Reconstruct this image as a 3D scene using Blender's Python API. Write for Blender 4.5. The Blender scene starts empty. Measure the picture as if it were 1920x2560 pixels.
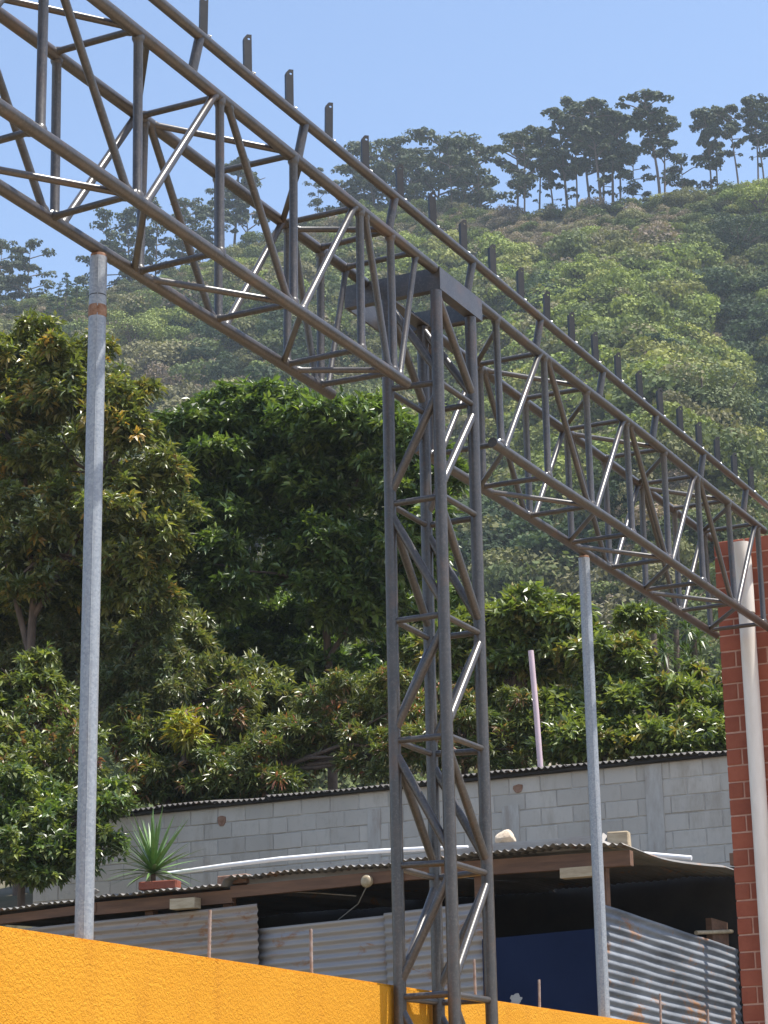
import bpy, bmesh, math, random
import numpy as np
from mathutils import Vector, Matrix

# ------------------------------------------------------------------ camera, sky, sun, exposure
sc = bpy.context.scene
FPX, CX, CY, HCAM = 5560.76, 960.0, 1280.0, 1.6        # focal length in photo pixels, picture centre, eye height
CAM_R = Matrix(((0.892, 0.145, 0.428), (0.451, -0.250, -0.857), (-0.017, 0.957, -0.288)))
_u = Vector(CAM_R.col[2]).normalized()
_x = Vector(CAM_R.col[0]); _x = (_x - _u * _x.dot(_u)).normalized()
_y = _u.cross(_x)
CAM_R = Matrix((_x, _y, _u)).transposed()
cam = bpy.data.cameras.new('camera')
cam.sensor_fit = 'VERTICAL'; cam.sensor_height = 24.0; cam.lens = FPX / 2560 * 24.0
cam.clip_start = 0.1; cam.clip_end = 6000
camo = bpy.data.objects.new('camera', cam); sc.collection.objects.link(camo)
camo.matrix_world = Matrix.Translation((0, 0, HCAM)) @ CAM_R.to_4x4()
sc.camera = camo

SUN_AZ, SUN_EL = math.radians(73), math.radians(70)     # azimuth clockwise from +Y
world = bpy.data.worlds.new('World'); sc.world = world; world.use_nodes = True
wn = world.node_tree; wn.nodes.clear()
sky = wn.nodes.new('ShaderNodeTexSky'); sky.sky_type = 'NISHITA'; sky.sun_disc = False
sky.sun_elevation = SUN_EL; sky.sun_rotation = SUN_AZ
sky.altitude = 600; sky.air_density = 1.0; sky.dust_density = 1.3; sky.ozone_density = 1.0
bg = wn.nodes.new('ShaderNodeBackground'); bg.inputs['Strength'].default_value = 0.112
wo = wn.nodes.new('ShaderNodeOutputWorld')
wn.links.new(sky.outputs[0], bg.inputs[0]); wn.links.new(bg.outputs[0], wo.inputs[0])
sun = bpy.data.lights.new('sun', 'SUN'); sun.energy = 4.2; sun.angle = math.radians(0.55); sun.color = (1.0, 0.95, 0.87)
suno = bpy.data.objects.new('sun', sun); sc.collection.objects.link(suno)
SUN_DIR = Vector((math.sin(SUN_AZ) * math.cos(SUN_EL), math.cos(SUN_AZ) * math.cos(SUN_EL), math.sin(SUN_EL)))
suno.rotation_euler = SUN_DIR.to_track_quat('Z', 'Y').to_euler(); suno.location = (20, 0, 60)
vs = sc.view_settings
vs.view_transform = 'Standard'; vs.look = 'None'; vs.exposure = 1.15; vs.gamma = 1.0; vs.use_curve_mapping = False
sc.cycles.max_bounces = 8; sc.cycles.transparent_max_bounces = 8; sc.cycles.volume_bounces = 0
HAZE_DENSITY = 0.00029

# ------------------------------------------------------------------ helpers
rnd = random.Random(7)
COL = sc.collection
O = Vector((0, 0, HCAM))
def ray(px, py):
    return (CAM_R @ Vector((px - CX, CY - py, -FPX))).normalized()
def atY(px, py, Y):
    d = ray(px, py); return O + d * (Y / d.y)
def atX(px, py, X):
    d = ray(px, py); return O + d * (X / d.x)

def fast_mesh(name, verts, tris, cols=None, smooth=False):
    """triangle mesh from numpy arrays, optional point colours"""
    me = bpy.data.meshes.new(name)
    nv, nt = len(verts), len(tris)
    me.vertices.add(nv); me.vertices.foreach_set('co', np.ascontiguousarray(verts, dtype=np.float32).ravel())
    me.loops.add(nt * 3); me.loops.foreach_set('vertex_index', np.ascontiguousarray(tris, dtype=np.int32).ravel())
    me.polygons.add(nt)
    me.polygons.foreach_set('loop_start', np.arange(0, nt * 3, 3, dtype=np.int32))
    me.polygons.foreach_set('use_smooth', np.full(nt, smooth, dtype=bool))
    me.update(calc_edges=True)
    if cols is not None:
        a = me.attributes.new('col', 'FLOAT_COLOR', 'POINT')
        c4 = np.ones((nv, 4), dtype=np.float32); c4[:, :3] = cols
        a.data.foreach_set('color', c4.ravel())
    return me

class MB:
    """collects verts / faces of one part"""
    def __init__(s): s.v = []; s.f = []; s.sm = []
    def add(s, vs_, fs, smooth=False):
        o = len(s.v); s.v += [tuple(v) for v in vs_]
        for f in fs: s.f.append(tuple(i + o for i in f)); s.sm.append(smooth)
        return s
    def box(s, x0, x1, y0, y1, z0, z1):
        return s.add([(x0,y0,z0),(x1,y0,z0),(x1,y1,z0),(x0,y1,z0),(x0,y0,z1),(x1,y0,z1),(x1,y1,z1),(x0,y1,z1)],
                     [(0,3,2,1),(4,5,6,7),(0,1,5,4),(1,2,6,5),(2,3,7,6),(3,0,4,7)])
    def tube(s, pts, r, n=12, caps=True):
        pts = [Vector(p) for p in pts]
        rs = r if isinstance(r, (list, tuple)) else [r] * len(pts)
        rings = []
        ref = None
        for i, p in enumerate(pts):
            t = (pts[min(i + 1, len(pts) - 1)] - pts[max(i - 1, 0)]).normalized()
            if ref is None:
                ref = t.orthogonal().normalized()
            a = (ref - t * ref.dot(t)).normalized(); ref = a; b = t.cross(a)
            rings.append([p + (a * math.cos(2 * math.pi * k / n) + b * math.sin(2 * math.pi * k / n)) * rs[i] for k in range(n)])
        o = len(s.v)
        for rg in rings: s.v += [tuple(q) for q in rg]
        for i in range(len(pts) - 1):
            for k in range(n):
                k2 = (k + 1) % n
                s.f.append((o + i*n + k, o + i*n + k2, o + (i+1)*n + k2, o + (i+1)*n + k)); s.sm.append(True)
        if caps:
            e = len(s.v); s.v += [tuple(q) for q in rings[0]] + [tuple(q) for q in rings[-1]]   # caps keep their own vertices
            s.f.append(tuple(e + k for k in reversed(range(n)))); s.sm.append(False)
            s.f.append(tuple(e + n + k for k in range(n))); s.sm.append(False)
        return s
    def mesh(s, name):
        me = bpy.data.meshes.new(name); me.from_pydata(s.v, [], s.f)
        me.polygons.foreach_set('use_smooth', s.sm); me.update()
        return me
    def build(s, name, mat, parent=None):
        return link(name, s.mesh(name), mat, parent)

def link(name, me, mat=None, parent=None, loc=None):
    """mesh given in world coordinates (or at loc); parented to an unrotated Empty"""
    o = bpy.data.objects.new(name, me)
    if mat is not None and not me.materials: me.materials.append(mat)
    COL.objects.link(o)
    l = Vector(loc) if loc is not None else Vector((0, 0, 0))
    if parent is not None:
        o.parent = parent; l = l - base_of(parent)
    o.location = l
    return o
def base_of(o):
    b = Vector((0, 0, 0))
    while o is not None: b = b + Vector(o.location); o = o.parent
    return b
def tag(o, label=None, cat=None, group=None, kind=None):
    if label: o['label'] = label
    if cat: o['category'] = cat
    if group: o['group'] = group
    if kind: o['kind'] = kind
    return o
def thing(name, loc, label, cat, group=None):
    o = bpy.data.objects.new(name, None); o.empty_display_size = 0.2
    COL.objects.link(o); o.location = loc
    return tag(o, label, cat, group)
def bevel_box_mesh(name, sx, sy, sz, b=0.006, jit=0.0, seed=0):
    bm = bmesh.new(); bmesh.ops.create_cube(bm, size=1.0)
    for v in bm.verts: v.co = Vector((v.co.x * sx, v.co.y * sy, v.co.z * sz))
    bmesh.ops.bevel(bm, geom=bm.edges[:], offset=b, segments=1, affect='EDGES')
    if jit:
        r = random.Random(seed)
        for v in bm.verts: v.co += Vector((r.uniform(-jit, jit), r.uniform(-jit, jit), r.uniform(-jit, jit)))
    me = bpy.data.meshes.new(name); bm.to_mesh(me); bm.free(); return me

# ------------------------------------------------------------------ materials
def nodes_of(name):
    m = bpy.data.materials.new(name); m.use_nodes = True
    nt = m.node_tree; p = nt.nodes['Principled BSDF']
    return m, nt, p
def N(nt, t, **kw):
    n = nt.nodes.new(t)
    for k, v in kw.items(): setattr(n, k, v)
    return n
def mixc(nt, fac, a, b, mode='MIX'):
    n = N(nt, 'ShaderNodeMix', data_type='RGBA', blend_type=mode)
    for s, v in ((n.inputs[0], fac), (n.inputs[6], a), (n.inputs[7], b)):
        if hasattr(v, 'is_output') or isinstance(v, bpy.types.NodeSocket): nt.links.new(v, s)
        elif isinstance(v, (int, float)): s.default_value = v
        else: s.default_value = (*v, 1)
    return n.outputs[2]
def noise(nt, scale, detail=4, rough=0.6, vec=None, dist=0.0):
    n = N(nt, 'ShaderNodeTexNoise'); n.inputs['Scale'].default_value = scale
    n.inputs['Detail'].default_value = detail; n.inputs['Roughness'].default_value = rough
    n.inputs['Distortion'].default_value = dist
    if vec is not None: nt.links.new(vec, n.inputs['Vector'])
    return n.outputs['Fac']
def ramp(nt, fac, lo, hi):
    r = N(nt, 'ShaderNodeMapRange'); r.inputs[1].default_value = lo; r.inputs[2].default_value = hi
    r.clamp = True; nt.links.new(fac, r.inputs[0]); return r.outputs[0]
def objcoord(nt, scale=None):
    tc = N(nt, 'ShaderNodeTexCoord'); v = tc.outputs['Object']
    if scale:
        mp = N(nt, 'ShaderNodeMapping'); mp.inputs['Scale'].default_value = scale; nt.links.new(v, mp.inputs['Vector']); v = mp.outputs[0]
    return v
def bump(nt, p, h, strength, dist):
    b = N(nt, 'ShaderNodeBump'); b.inputs['Strength'].default_value = strength; b.inputs['Distance'].default_value = dist
    nt.links.new(h, b.inputs['Height']); nt.links.new(b.outputs[0], p.inputs['Normal'])
def rand_val(nt, col, amt=0.3, hue=0.0):
    """per-object brightness variation"""
    oi = N(nt, 'ShaderNodeObjectInfo'); hs = N(nt, 'ShaderNodeHueSaturation')
    r = N(nt, 'ShaderNodeMapRange'); r.inputs[3].default_value = 1 - amt; r.inputs[4].default_value = 1 + amt
    nt.links.new(oi.outputs['Random'], r.inputs[0]); nt.links.new(r.outputs[0], hs.inputs['Value'])
    nt.links.new(col, hs.inputs['Color']); return hs.outputs[0]
def simple(name, c1, c2, scale, rough=0.8, metal=0.0, bmp=0.0, bscale=60, bdist=0.004, var=0.0, lo=0.35, hi=0.65, stretch=None, spec=None):
    m, nt, p = nodes_of(name)
    v = objcoord(nt, stretch)
    col = mixc(nt, ramp(nt, noise(nt, scale, 6, 0.65, v), lo, hi), c1, c2)
    if var: col = rand_val(nt, col, var)
    nt.links.new(col, p.inputs['Base Color'])
    p.inputs['Roughness'].default_value = rough; p.inputs['Metallic'].default_value = metal
    if spec is not None: p.inputs['Specular IOR Level'].default_value = spec
    if bmp: bump(nt, p, noise(nt, bscale, 5, 0.65, v), bmp, bdist)
    return m
M = {}
# grey primer on pipe steel with dust and rust bloom
def steel_mat():
    m, nt, p = nodes_of('primed_steel'); v = objcoord(nt)
    base = mixc(nt, ramp(nt, noise(nt, 9, 6, 0.7, v), 0.4, 0.62), (0.034, 0.031, 0.030), (0.056, 0.048, 0.042))
    base = mixc(nt, ramp(nt, noise(nt, 85, 4, 0.75, v), 0.50, 0.68), base, (0.088, 0.078, 0.070))
    rust = ramp(nt, noise(nt, 3.1, 8, 0.75, v, 0.4), 0.55, 0.70)
    col = mixc(nt, rust, base, (0.085, 0.052, 0.034))
    nt.links.new(col, p.inputs['Base Color'])
    rr = N(nt, 'ShaderNodeMapRange'); rr.inputs[3].default_value = 0.27; rr.inputs[4].default_value = 0.42
    nt.links.new(noise(nt, 25, 5, 0.6, v), rr.inputs[0]); nt.links.new(rr.outputs[0], p.inputs['Roughness'])
    p.inputs['Specular IOR Level'].default_value = 0.7
    bump(nt, p, noise(nt, 140, 3, 0.6, v), 0.12, 0.002)
    return m
M['steel'] = steel_mat()
M['dark_steel'] = simple('dark_angle_steel', (0.012, 0.012, 0.014), (0.024, 0.022, 0.022), 20, 0.5, 0, 0.1)
M['weld'] = simple('weld_metal', (0.45, 0.44, 0.42), (0.6, 0.6, 0.6), 60, 0.3, 0.9)
def galv_mat():
    m, nt, p = nodes_of('galvanised_pipe'); v = objcoord(nt)
    vo = N(nt, 'ShaderNodeTexVoronoi'); vo.inputs['Scale'].default_value = 120; nt.links.new(v, vo.inputs['Vector'])
    base = mixc(nt, ramp(nt, vo.outputs['Color'], 0.1, 0.9), (0.24, 0.265, 0.295), (0.34, 0.365, 0.39))
    streak = ramp(nt, noise(nt, 4, 6, 0.7, objcoord(nt, (9, 9, 0.7))), 0.55, 0.8)
    col = mixc(nt, streak, base, (0.31, 0.30, 0.285))
    col = mixc(nt, ramp(nt, noise(nt, 7, 8, 0.8, v, 0.6), 0.66, 0.74), col, (0.20, 0.17, 0.145))
    nt.links.new(col, p.inputs['Base Color']); p.inputs['Metallic'].default_value = 0.35; p.inputs['Roughness'].default_value = 0.5
    bump(nt, p, noise(nt, 90, 3, 0.6, v), 0.1, 0.002)
    return m
M['galv'] = galv_mat()
M['rust'] = simple('rusty_collar', (0.16, 0.07, 0.035), (0.3, 0.19, 0.13), 40, 0.85, 0, 0.5)
def stucco_mat():
    m, nt, p = nodes_of('yellow_stucco'); v = objcoord(nt)
    col = mixc(nt, ramp(nt, noise(nt, 1.6, 5, 0.6, v), 0.35, 0.7), (0.55, 0.245, 0.013), (0.595, 0.275, 0.018))
    col = mixc(nt, ramp(nt, noise(nt, 9, 6, 0.7, v), 0.62, 0.78), col, (0.56, 0.22, 0.008))
    drip = ramp(nt, noise(nt, 2.2, 6, 0.7, objcoord(nt, (1, 3.2, 0.35))), 0.56, 0.80)
    col = mixc(nt, drip, col, (0.47, 0.20, 0.012))
    col = mixc(nt, ramp(nt, noise(nt, 2.8, 7, 0.75, v, 0.5), 0.60, 0.82), col, (0.66, 0.33, 0.03))
    nt.links.new(col, p.inputs['Base Color']); p.inputs['Roughness'].default_value = 0.85
    p.inputs['Specular IOR Level'].default_value = 0.25
    h1 = noise(nt, 75, 3, 0.55, v, 0.6); h2 = noise(nt, 190, 3, 0.6, v)
    ad = N(nt, 'ShaderNodeMath', operation='MULTIPLY_ADD'); nt.links.new(h2, ad.inputs[0]); ad.inputs[1].default_value = 0.35; nt.links.new(h1, ad.inputs[2])
    bump(nt, p, ad.outputs[0], 0.6, 0.014)
    return m
M['stucco'] = stucco_mat()
def block_mat():
    m, nt, p = nodes_of('concrete_block'); v = objcoord(nt)
    g = N(nt, 'ShaderNodeNewGeometry')
    big = ramp(nt, noise(nt, 0.9, 5, 0.65, g.outputs['Position']), 0.35, 0.7)
    col = mixc(nt, big, (0.43, 0.395, 0.345), (0.52, 0.48, 0.42))
    col = mixc(nt, ramp(nt, noise(nt, 11, 6, 0.7, g.outputs['Position']), 0.55, 0.75), col, (0.38, 0.355, 0.32))
    sm = N(nt, 'ShaderNodeMapping'); sm.inputs['Scale'].default_value = (2.2, 1, 0.5); nt.links.new(g.outputs['Position'], sm.inputs['Vector'])
    col = mixc(nt, ramp(nt, noise(nt, 1.3, 7, 0.75, sm.outputs[0]), 0.52, 0.75), col, (0.33, 0.285, 0.23))
    col = rand_val(nt, col, 0.085)
    nt.links.new(col, p.inputs['Base Color']); p.inputs['Roughness'].default_value = 0.95
    bump(nt, p, noise(nt, 70, 4, 0.7, g.outputs['Position']), 0.5, 0.006)
    return m
M['block'] = block_mat()
M['mortar'] = simple('wall_mortar', (0.50, 0.47, 0.42), (0.30, 0.27, 0.24), 3, 0.95, 0, 0.5, 40)
M['concrete'] = simple('stained_concrete', (0.46, 0.44, 0.40), (0.33, 0.29, 0.25), 4, 0.95, 0, 0.4, 50, stretch=(2.5, 2.5, 0.6))
M['patch'] = simple('exposed_clay', (0.20, 0.10, 0.06), (0.32, 0.2, 0.14), 14, 0.95, 0, 0.5)
def brick_mat():
    m, nt, p = nodes_of('red_clay_brick'); g = N(nt, 'ShaderNodeNewGeometry')
    col = mixc(nt, ramp(nt, noise(nt, 8, 6, 0.7, g.outputs['Position']), 0.35, 0.7), (0.235, 0.058, 0.028), (0.30, 0.088, 0.046))
    col = mixc(nt, ramp(nt, noise(nt, 35, 4, 0.7, g.outputs['Position']), 0.62, 0.75), col, (0.14, 0.04, 0.022))
    col = rand_val(nt, col, 0.16)
    nt.links.new(col, p.inputs['Base Color']); p.inputs['Roughness'].default_value = 0.8
    bump(nt, p, noise(nt, 120, 4, 0.7, g.outputs['Position']), 0.35, 0.003)
    return m
M['brick'] = brick_mat()
M['brick_mortar'] = simple('red_mortar', (0.40, 0.22, 0.16), (0.48, 0.30, 0.23), 20, 0.95)
M['pvc'] = simple('cream_pvc', (0.72, 0.68, 0.62), (0.62, 0.57, 0.5), 3, 0.45, stretch=(3, 3, 0.8))
M['pvc_white'] = simple('white_pvc', (0.8, 0.8, 0.8), (0.7, 0.68, 0.66), 5, 0.45)
M['pvc_pink'] = simple('faded_pink_pvc', (0.62, 0.46, 0.50), (0.55, 0.42, 0.44), 5, 0.55)
def tin_mat(name, c1, c2, rust_lo, stretch):
    m, nt, p = nodes_of(name); v = objcoord(nt, stretch)
    col = mixc(nt, ramp(nt, noise(nt, 2.2, 6, 0.65, v), 0.35, 0.68), c1, c2)
    rust = ramp(nt, noise(nt, 3.0, 8, 0.75, objcoord(nt, (0.8, 0.8, 1.6)), 0.8), rust_lo, rust_lo + 0.09)
    rustc = mixc(nt, noise(nt, 30, 4, 0.6, v), (0.20, 0.085, 0.035), (0.34, 0.19, 0.10))
    col = mixc(nt, rust, col, rustc)
    nt.links.new(col, p.inputs['Base Color'])
    mr = N(nt, 'ShaderNodeMapRange'); mr.inputs[3].default_value = 0.4; mr.inputs[4].default_value = 0.0
    nt.links.new(rust, mr.inputs[0]); nt.links.new(mr.outputs[0], p.inputs['Metallic'])
    p.inputs['Roughness'].default_value = 0.68
    bump(nt, p, noise(nt, 30, 4, 0.6, v), 0.12, 0.004)
    return m
M['tin_side'] = tin_mat('galvanised_tin', (0.27, 0.29, 0.32), (0.10, 0.11, 0.125), 0.545, (0.5, 0.5, 3))
M['tin_front'] = tin_mat('weathered_tin', (0.42, 0.345, 0.285), (0.25, 0.22, 0.195), 0.55, (0.5, 0.5, 6))
M['tin_front_b'] = tin_mat('weathered_tin_blue', (0.31, 0.30, 0.31), (0.40, 0.345, 0.29), 0.55, (0.4, 0.4, 5))
M['tin_roof'] = tin_mat('roof_tin', (0.23, 0.22, 0.21), (0.12, 0.11, 0.10), 0.55, (1.5, 0.4, 1))
M['tin_cap'] = tin_mat('dark_cap_tin', (0.14, 0.13, 0.125), (0.07, 0.065, 0.06), 0.62, (1, 1, 1))
M['tin_dark'] = simple('dark_boards_and_shade', (0.03, 0.026, 0.022), (0.015, 0.013, 0.012), 3, 0.95)
def blue_mat():
    m, nt, p = nodes_of('blue_painted_sheet'); v = objcoord(nt)
    col = mixc(nt, ramp(nt, noise(nt, 2, 5, 0.6, v), 0.3, 0.7), (0.006, 0.013, 0.042), (0.010, 0.019, 0.055))
    col = mixc(nt, ramp(nt, noise(nt, 3.5, 7, 0.75, v, 0.7), 0.665, 0.70), col, (0.12, 0.06, 0.035))
    nt.links.new(col, p.inputs['Base Color']); p.inputs['Roughness'].default_value = 0.8; p.inputs['Specular IOR Level'].default_value = 0.15
    return m
M['blue'] = blue_mat()
M['wood'] = simple('old_timber', (0.20, 0.105, 0.06), (0.11, 0.06, 0.038), 3, 0.85, 0, 0.4, 40, stretch=(0.6, 4, 6))
M['wood_pale'] = simple('pale_timber', (0.50, 0.41, 0.28), (0.36, 0.28, 0.18), 6, 0.85, 0, 0.3, 50, stretch=(1, 3, 5))
M['plank'] = simple('grey_plank', (0.40, 0.385, 0.36), (0.27, 0.24, 0.215), 3, 0.9, 0, 0.4, 50, stretch=(0.5, 2, 3))
M['rock'] = simple('pale_rock', (0.62, 0.52, 0.40), (0.44, 0.35, 0.26), 9, 0.95, 0, 0.6, 40, 0.012)
M['grey_rock'] = simple('grey_rock', (0.34, 0.32, 0.29), (0.2, 0.18, 0.16), 9, 0.95, 0, 0.6, 40, 0.012)
M['rebar'] = simple('rusted_rebar', (0.22, 0.14, 0.10), (0.36, 0.30, 0.27), 30, 0.8, 0.2, 0.4)
M['cream'] = simple('cream_porcelain', (0.42, 0.34, 0.22), (0.28, 0.21, 0.12), 20, 0.4)
M['wire'] = simple('wire_sheath', (0.3, 0.27, 0.23), (0.2, 0.18, 0.16), 20, 0.6)
M['bark'] = simple('tree_bark', (0.16, 0.115, 0.09), (0.085, 0.062, 0.05), 6, 0.95, 0, 0.7, 20, 0.02, stretch=(3, 3, 0.7))
M['pine_bark'] = simple('pine_bark', (0.15, 0.11, 0.09), (0.09, 0.07, 0.06), 2, 0.95)
M['soil'] = simple('dusty_ground', (0.36, 0.28, 0.20), (0.27, 0.21, 0.15), 0.6, 0.95, 0, 0.3, 12, 0.02)
M['earth'] = simple('dark_weedy_earth', (0.13, 0.10, 0.065), (0.08, 0.075, 0.04), 0.8, 0.95, 0, 0.3, 12, 0.02)
M['hill'] = simple('dry_hill_soil', (0.095, 0.075, 0.05), (0.06, 0.06, 0.035), 0.05, 0.95)
def leaf_mat(name, transl=0.33, rough=0.38, spec=0.8, inst=False):
    m, nt, p = nodes_of(name)
    a = N(nt, 'ShaderNodeAttribute', attribute_name='tint' if inst else 'col')
    if inst: a.attribute_type = 'INSTANCER'
    col = a.outputs['Color']
    if inst:
        b = N(nt, 'ShaderNodeAttribute', attribute_name='col')
        col = mixc(nt, 1.0, col, b.outputs['Color'], 'MULTIPLY')
    nt.links.new(col, p.inputs['Base Color']); p.inputs['Roughness'].default_value = rough
    p.inputs['Specular IOR Level'].default_value = spec
    t = N(nt, 'ShaderNodeBsdfTranslucent'); nt.links.new(mixc(nt, 1.0, col, (1.25, 1.3, 0.6), 'MULTIPLY'), t.inputs['Color'])
    mx = N(nt, 'ShaderNodeMixShader'); mx.inputs[0].default_value = transl
    nt.links.new(p.outputs[0], mx.inputs[1]); nt.links.new(t.outputs[0], mx.inputs[2])
    nt.links.new(mx.outputs[0], nt.nodes['Material Output'].inputs['Surface'])
    return m
M['leaf'] = leaf_mat('broad_leaf')
M['needle'] = leaf_mat('pine_needles', 0.15, 0.7, 0.2)
M['scrub'] = leaf_mat('scrub_leaves', 0.2, 0.75, 0.15, inst=True)
M['yucca'] = simple('yucca_leaf', (0.075, 0.15, 0.035), (0.13, 0.22, 0.06), 12, 0.42)

# ------------------------------------------------------------------ setting: ground, terrace, hillside
g = MB(); R0 = 900; n = 72
g.add([(0, 0, 0)] + [(R0 * math.cos(2*math.pi*k/n), R0 * math.sin(2*math.pi*k/n), 0) for k in range(n)],
      [(0, 1 + k, 1 + (k + 1) % n) for k in range(n)])
tag(g.build('ground', M['soil']), kind='structure')
# raised ground behind the yellow wall, rising in steps of slope to the foot of the hill
def terrace_z(y):
    pts = [(-5, 0.9), (10, 1.2), (17, 2.0), (23.7, 2.3), (24.3, 5.2), (30, 6.4), (50, 8.5), (75, 9.2)]
    return float(np.interp(y, [p[0] for p in pts], [p[1] for p in pts]))
ys = [-5, 0, 5, 10, 14, 17, 20, 23.7, 24.3, 27, 30, 36, 43, 50, 60, 75]
t = MB(); vv = []; ff = []
for j, y in enumerate(ys):
    xr = -4.845 if y < 17 else -4.845 + (y - 17) * 1.6
    for i in range(9): vv.append((-75 + (xr + 75) * i / 8, y, terrace_z(y) + 0.12 * math.sin(i * 2.1 + y)))
for j in range(len(ys) - 1):
    for i in range(8): a = j * 9 + i; ff.append((a, a + 1, a + 10, a + 9))
t.add(vv, ff, True)
# skirt on the open edge so the bank is solid
sk = []; sf = []
for j, y in enumerate(ys):
    v = vv[j * 9 + 8]; sk += [v, (v[0] + (0.0 if y < 17 else 1.5), v[1], -0.5)]
for j in range(len(ys) - 1): sf.append((2*j, 2*j+1, 2*j+3, 2*j+2))
t.add(sk, sf)
tag(t.build('terrace', M['earth']), kind='structure')

def az_of(px, py=900):
    d = ray(px, py); return math.atan2(d.x, d.y)
# skyline of the bare slope, in photo pixels
RIDGE = [(-2600, 1150), (-900, 950), (-200, 815), (0, 785), (220, 745), (400, 705), (650, 610), (880, 535), (1060, 520), (1250, 545), (1490, 535), (1650, 510), (1750, 490), (1850, 462), (1920, 450), (2300, 420), (3200, 520), (4800, 700)]
_ra = []; _rt = []
for px, py in RIDGE:
    d = ray(px, py); _ra.append(math.atan2(d.x, d.y)); _rt.append(d.z / math.hypot(d.x, d.y))
def ridge_r(az): return 300 + 16 * math.sin(az * 9 + 1.0) + 8 * math.sin(az * 23)
def hill_pt(az, s):
    """s = 0 at the foot, 1 at the ridge, >1 behind it"""
    tr = float(np.interp(az, _ra, _rt)); R = ridge_r(az)
    s1 = min(s, 1.0)
    r = 72 + (R - 72) * s
    t0 = 0.105
    tt = t0 + (tr - t0) * (s1 ** 0.85)
    z = HCAM + r * tt if s <= 1 else HCAM + R * tr - (r - R) * 0.55
    q = s1 * (1 - s1) * 4
    z += q * (2.6 * math.sin(az * 41 + s * 5) + 1.8 * math.sin(az * 83 - s * 11 + 2) + 1.6 * math.sin(s * 19 + az * 17))
    # a spur on the right with a side valley beyond it
    ac = az - az_of(1640)
    z += 7.0 * math.exp(-(ac / 0.028) ** 2) * math.exp(-((s - 0.52) / 0.16) ** 2)
    z -= 9.0 * math.exp(-((az - az_of(1900)) / 0.03) ** 2) * math.exp(-((s - 0.70) / 0.2) ** 2)
    return Vector((r * math.sin(az), r * math.cos(az), z))
azs = np.linspace(az_of(960) - 0.95, az_of(960) + 0.95, 240); ss = np.concatenate([np.linspace(0, 1, 60), np.linspace(1.05, 1.9, 8)])
vv = [tuple(hill_pt(a, s)) for s in ss for a in azs]; na = len(azs)
h = MB(); h.add(vv, [(j*na + i, j*na + i + 1, (j+1)*na + i + 1, (j+1)*na + i) for j in range(len(ss) - 1) for i in range(na - 1)], True)
tag(h.build('hillside', M['hill']), kind='structure')

# ------------------------------------------------------------------ steel truss beams
XN, XF = -4.38, -4.769          # near and far chord planes
ZL, ZU = HCAM + 3.663, HCAM + 4.383
RC = 0.0268
def web(root, name, p, q, r, mat=None):
    p, q = Vector(p), Vector(q)
    d = (q - p).normalized(); L = (q - p).length; e = RC * 0.95     # ends flare into the fillet weld
    pts = [p, p + d * e, p + d * (e + 0.008), p + d * (e + 0.016), q - d * (e + 0.016), q - d * (e + 0.008), q - d * e, q]
    return MB().tube(pts, [r * 1.34, r * 1.34, r * 1.16, r, r, r * 1.16, r * 1.34, r * 1.34], 12).build(name, mat or M['steel'], root)
def truss(name, ynodes, chords, low_parity, label):
    """ynodes: panel points; chords: dict of y ranges; low_parity: which panels meet at the bottom chords"""
    root = thing(name, (XN, ynodes[0], ZL), label, 'truss')
    CH = {'A': (XF, ZU), 'B': (XN, ZU), 'C': (XN, ZL), 'D': (XF, ZL)}
    for k, (y0, y1) in chords.items():
        x, z = CH[k]
        npt = 9
        pts = [(x + 0.004 * math.sin(i * 1.3 + ord(k)), y0 + (y1 - y0) * i / (npt - 1), z + 0.004 * math.sin(i * 0.9 + ord(k))) for i in range(npt)]
        MB().tube(pts, RC, 16).build('chord', M['steel'], root)
    def node(k, i):
        x, z = CH[k]; return Vector((x, ynodes[i], z))
    r2 = random.Random(hash(name) % 1000 if False else len(ynodes))
    def j(): return r2.uniform(-0.012, 0.012)
    for i in range(len(ynodes)):
        for top, bot in (('B', 'C'), ('A', 'D')):
            a, b = node(top, i), node(bot, i); a.y += j(); b.y += j()
            web(root, 'vertical_tube', a, b, 0.0195)
        for a, b, dy in (('D', 'C', 0), ('A', 'B', 0)):
            p, q = node(a, i), node(b, i)
            web(root, 'cross_strut', p + Vector((0, -0.03 + j(), 0.004)), q + Vector((0, -0.03 + j(), 0.004)), 0.0145)
    for i in range(len(ynodes) - 1):
        low, high = (i, i + 1) if (i % 2 == low_parity) else (i + 1, i)
        s = 1 if high > low else -1
        for top, bot in (('B', 'C'), ('A', 'D')):
            web(root, 'diagonal_tube', node(bot, low) + Vector((0, s * 0.055, 0)), node(top, high) + Vector((0, -s * 0.05, 0)), 0.017)
        # horizontal lacing: far chord at the high node, near chord at the low node
        for a, b, in (('D', 'C'), ('A', 'B')):
            p, q = node(a, high), node(b, low)
            web(root, 'lacing_tube', p + Vector((0, -s * 0.05, 0.002)), q + Vector((0, s * 0.06, 0.002)), 0.0145)
    for i in range(len(ynodes)):
        for k in ('C', 'D'):
            w = MB(); c = node(k, i) + Vector((0.0, 0.0, RC))
            w.tube([c + Vector((0, -0.024, -0.004)), c + Vector((0, -0.014, 0.004)), c + Vector((0, 0.014, 0.004)), c + Vector((0, 0.024, -0.004))], [0.006, 0.011, 0.011, 0.006], 8)
            w.build('weld_bead', M['weld'], root)
    return root
yl = [4.13, 4.77, 5.40, 6.03, 6.665, 7.30, 7.935, 8.57, 8.90]
truss('truss_beam', yl, {'A': (3.6, 9.37), 'B': (3.6, 9.37), 'C': (3.6, 9.03), 'D': (3.6, 9.00)}, 0,
      'long grey pipe truss beam overhead at upper left, resting on the left galvanised post')
yr = [10.145 + 0.645 * k for k in range(8)]
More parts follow.
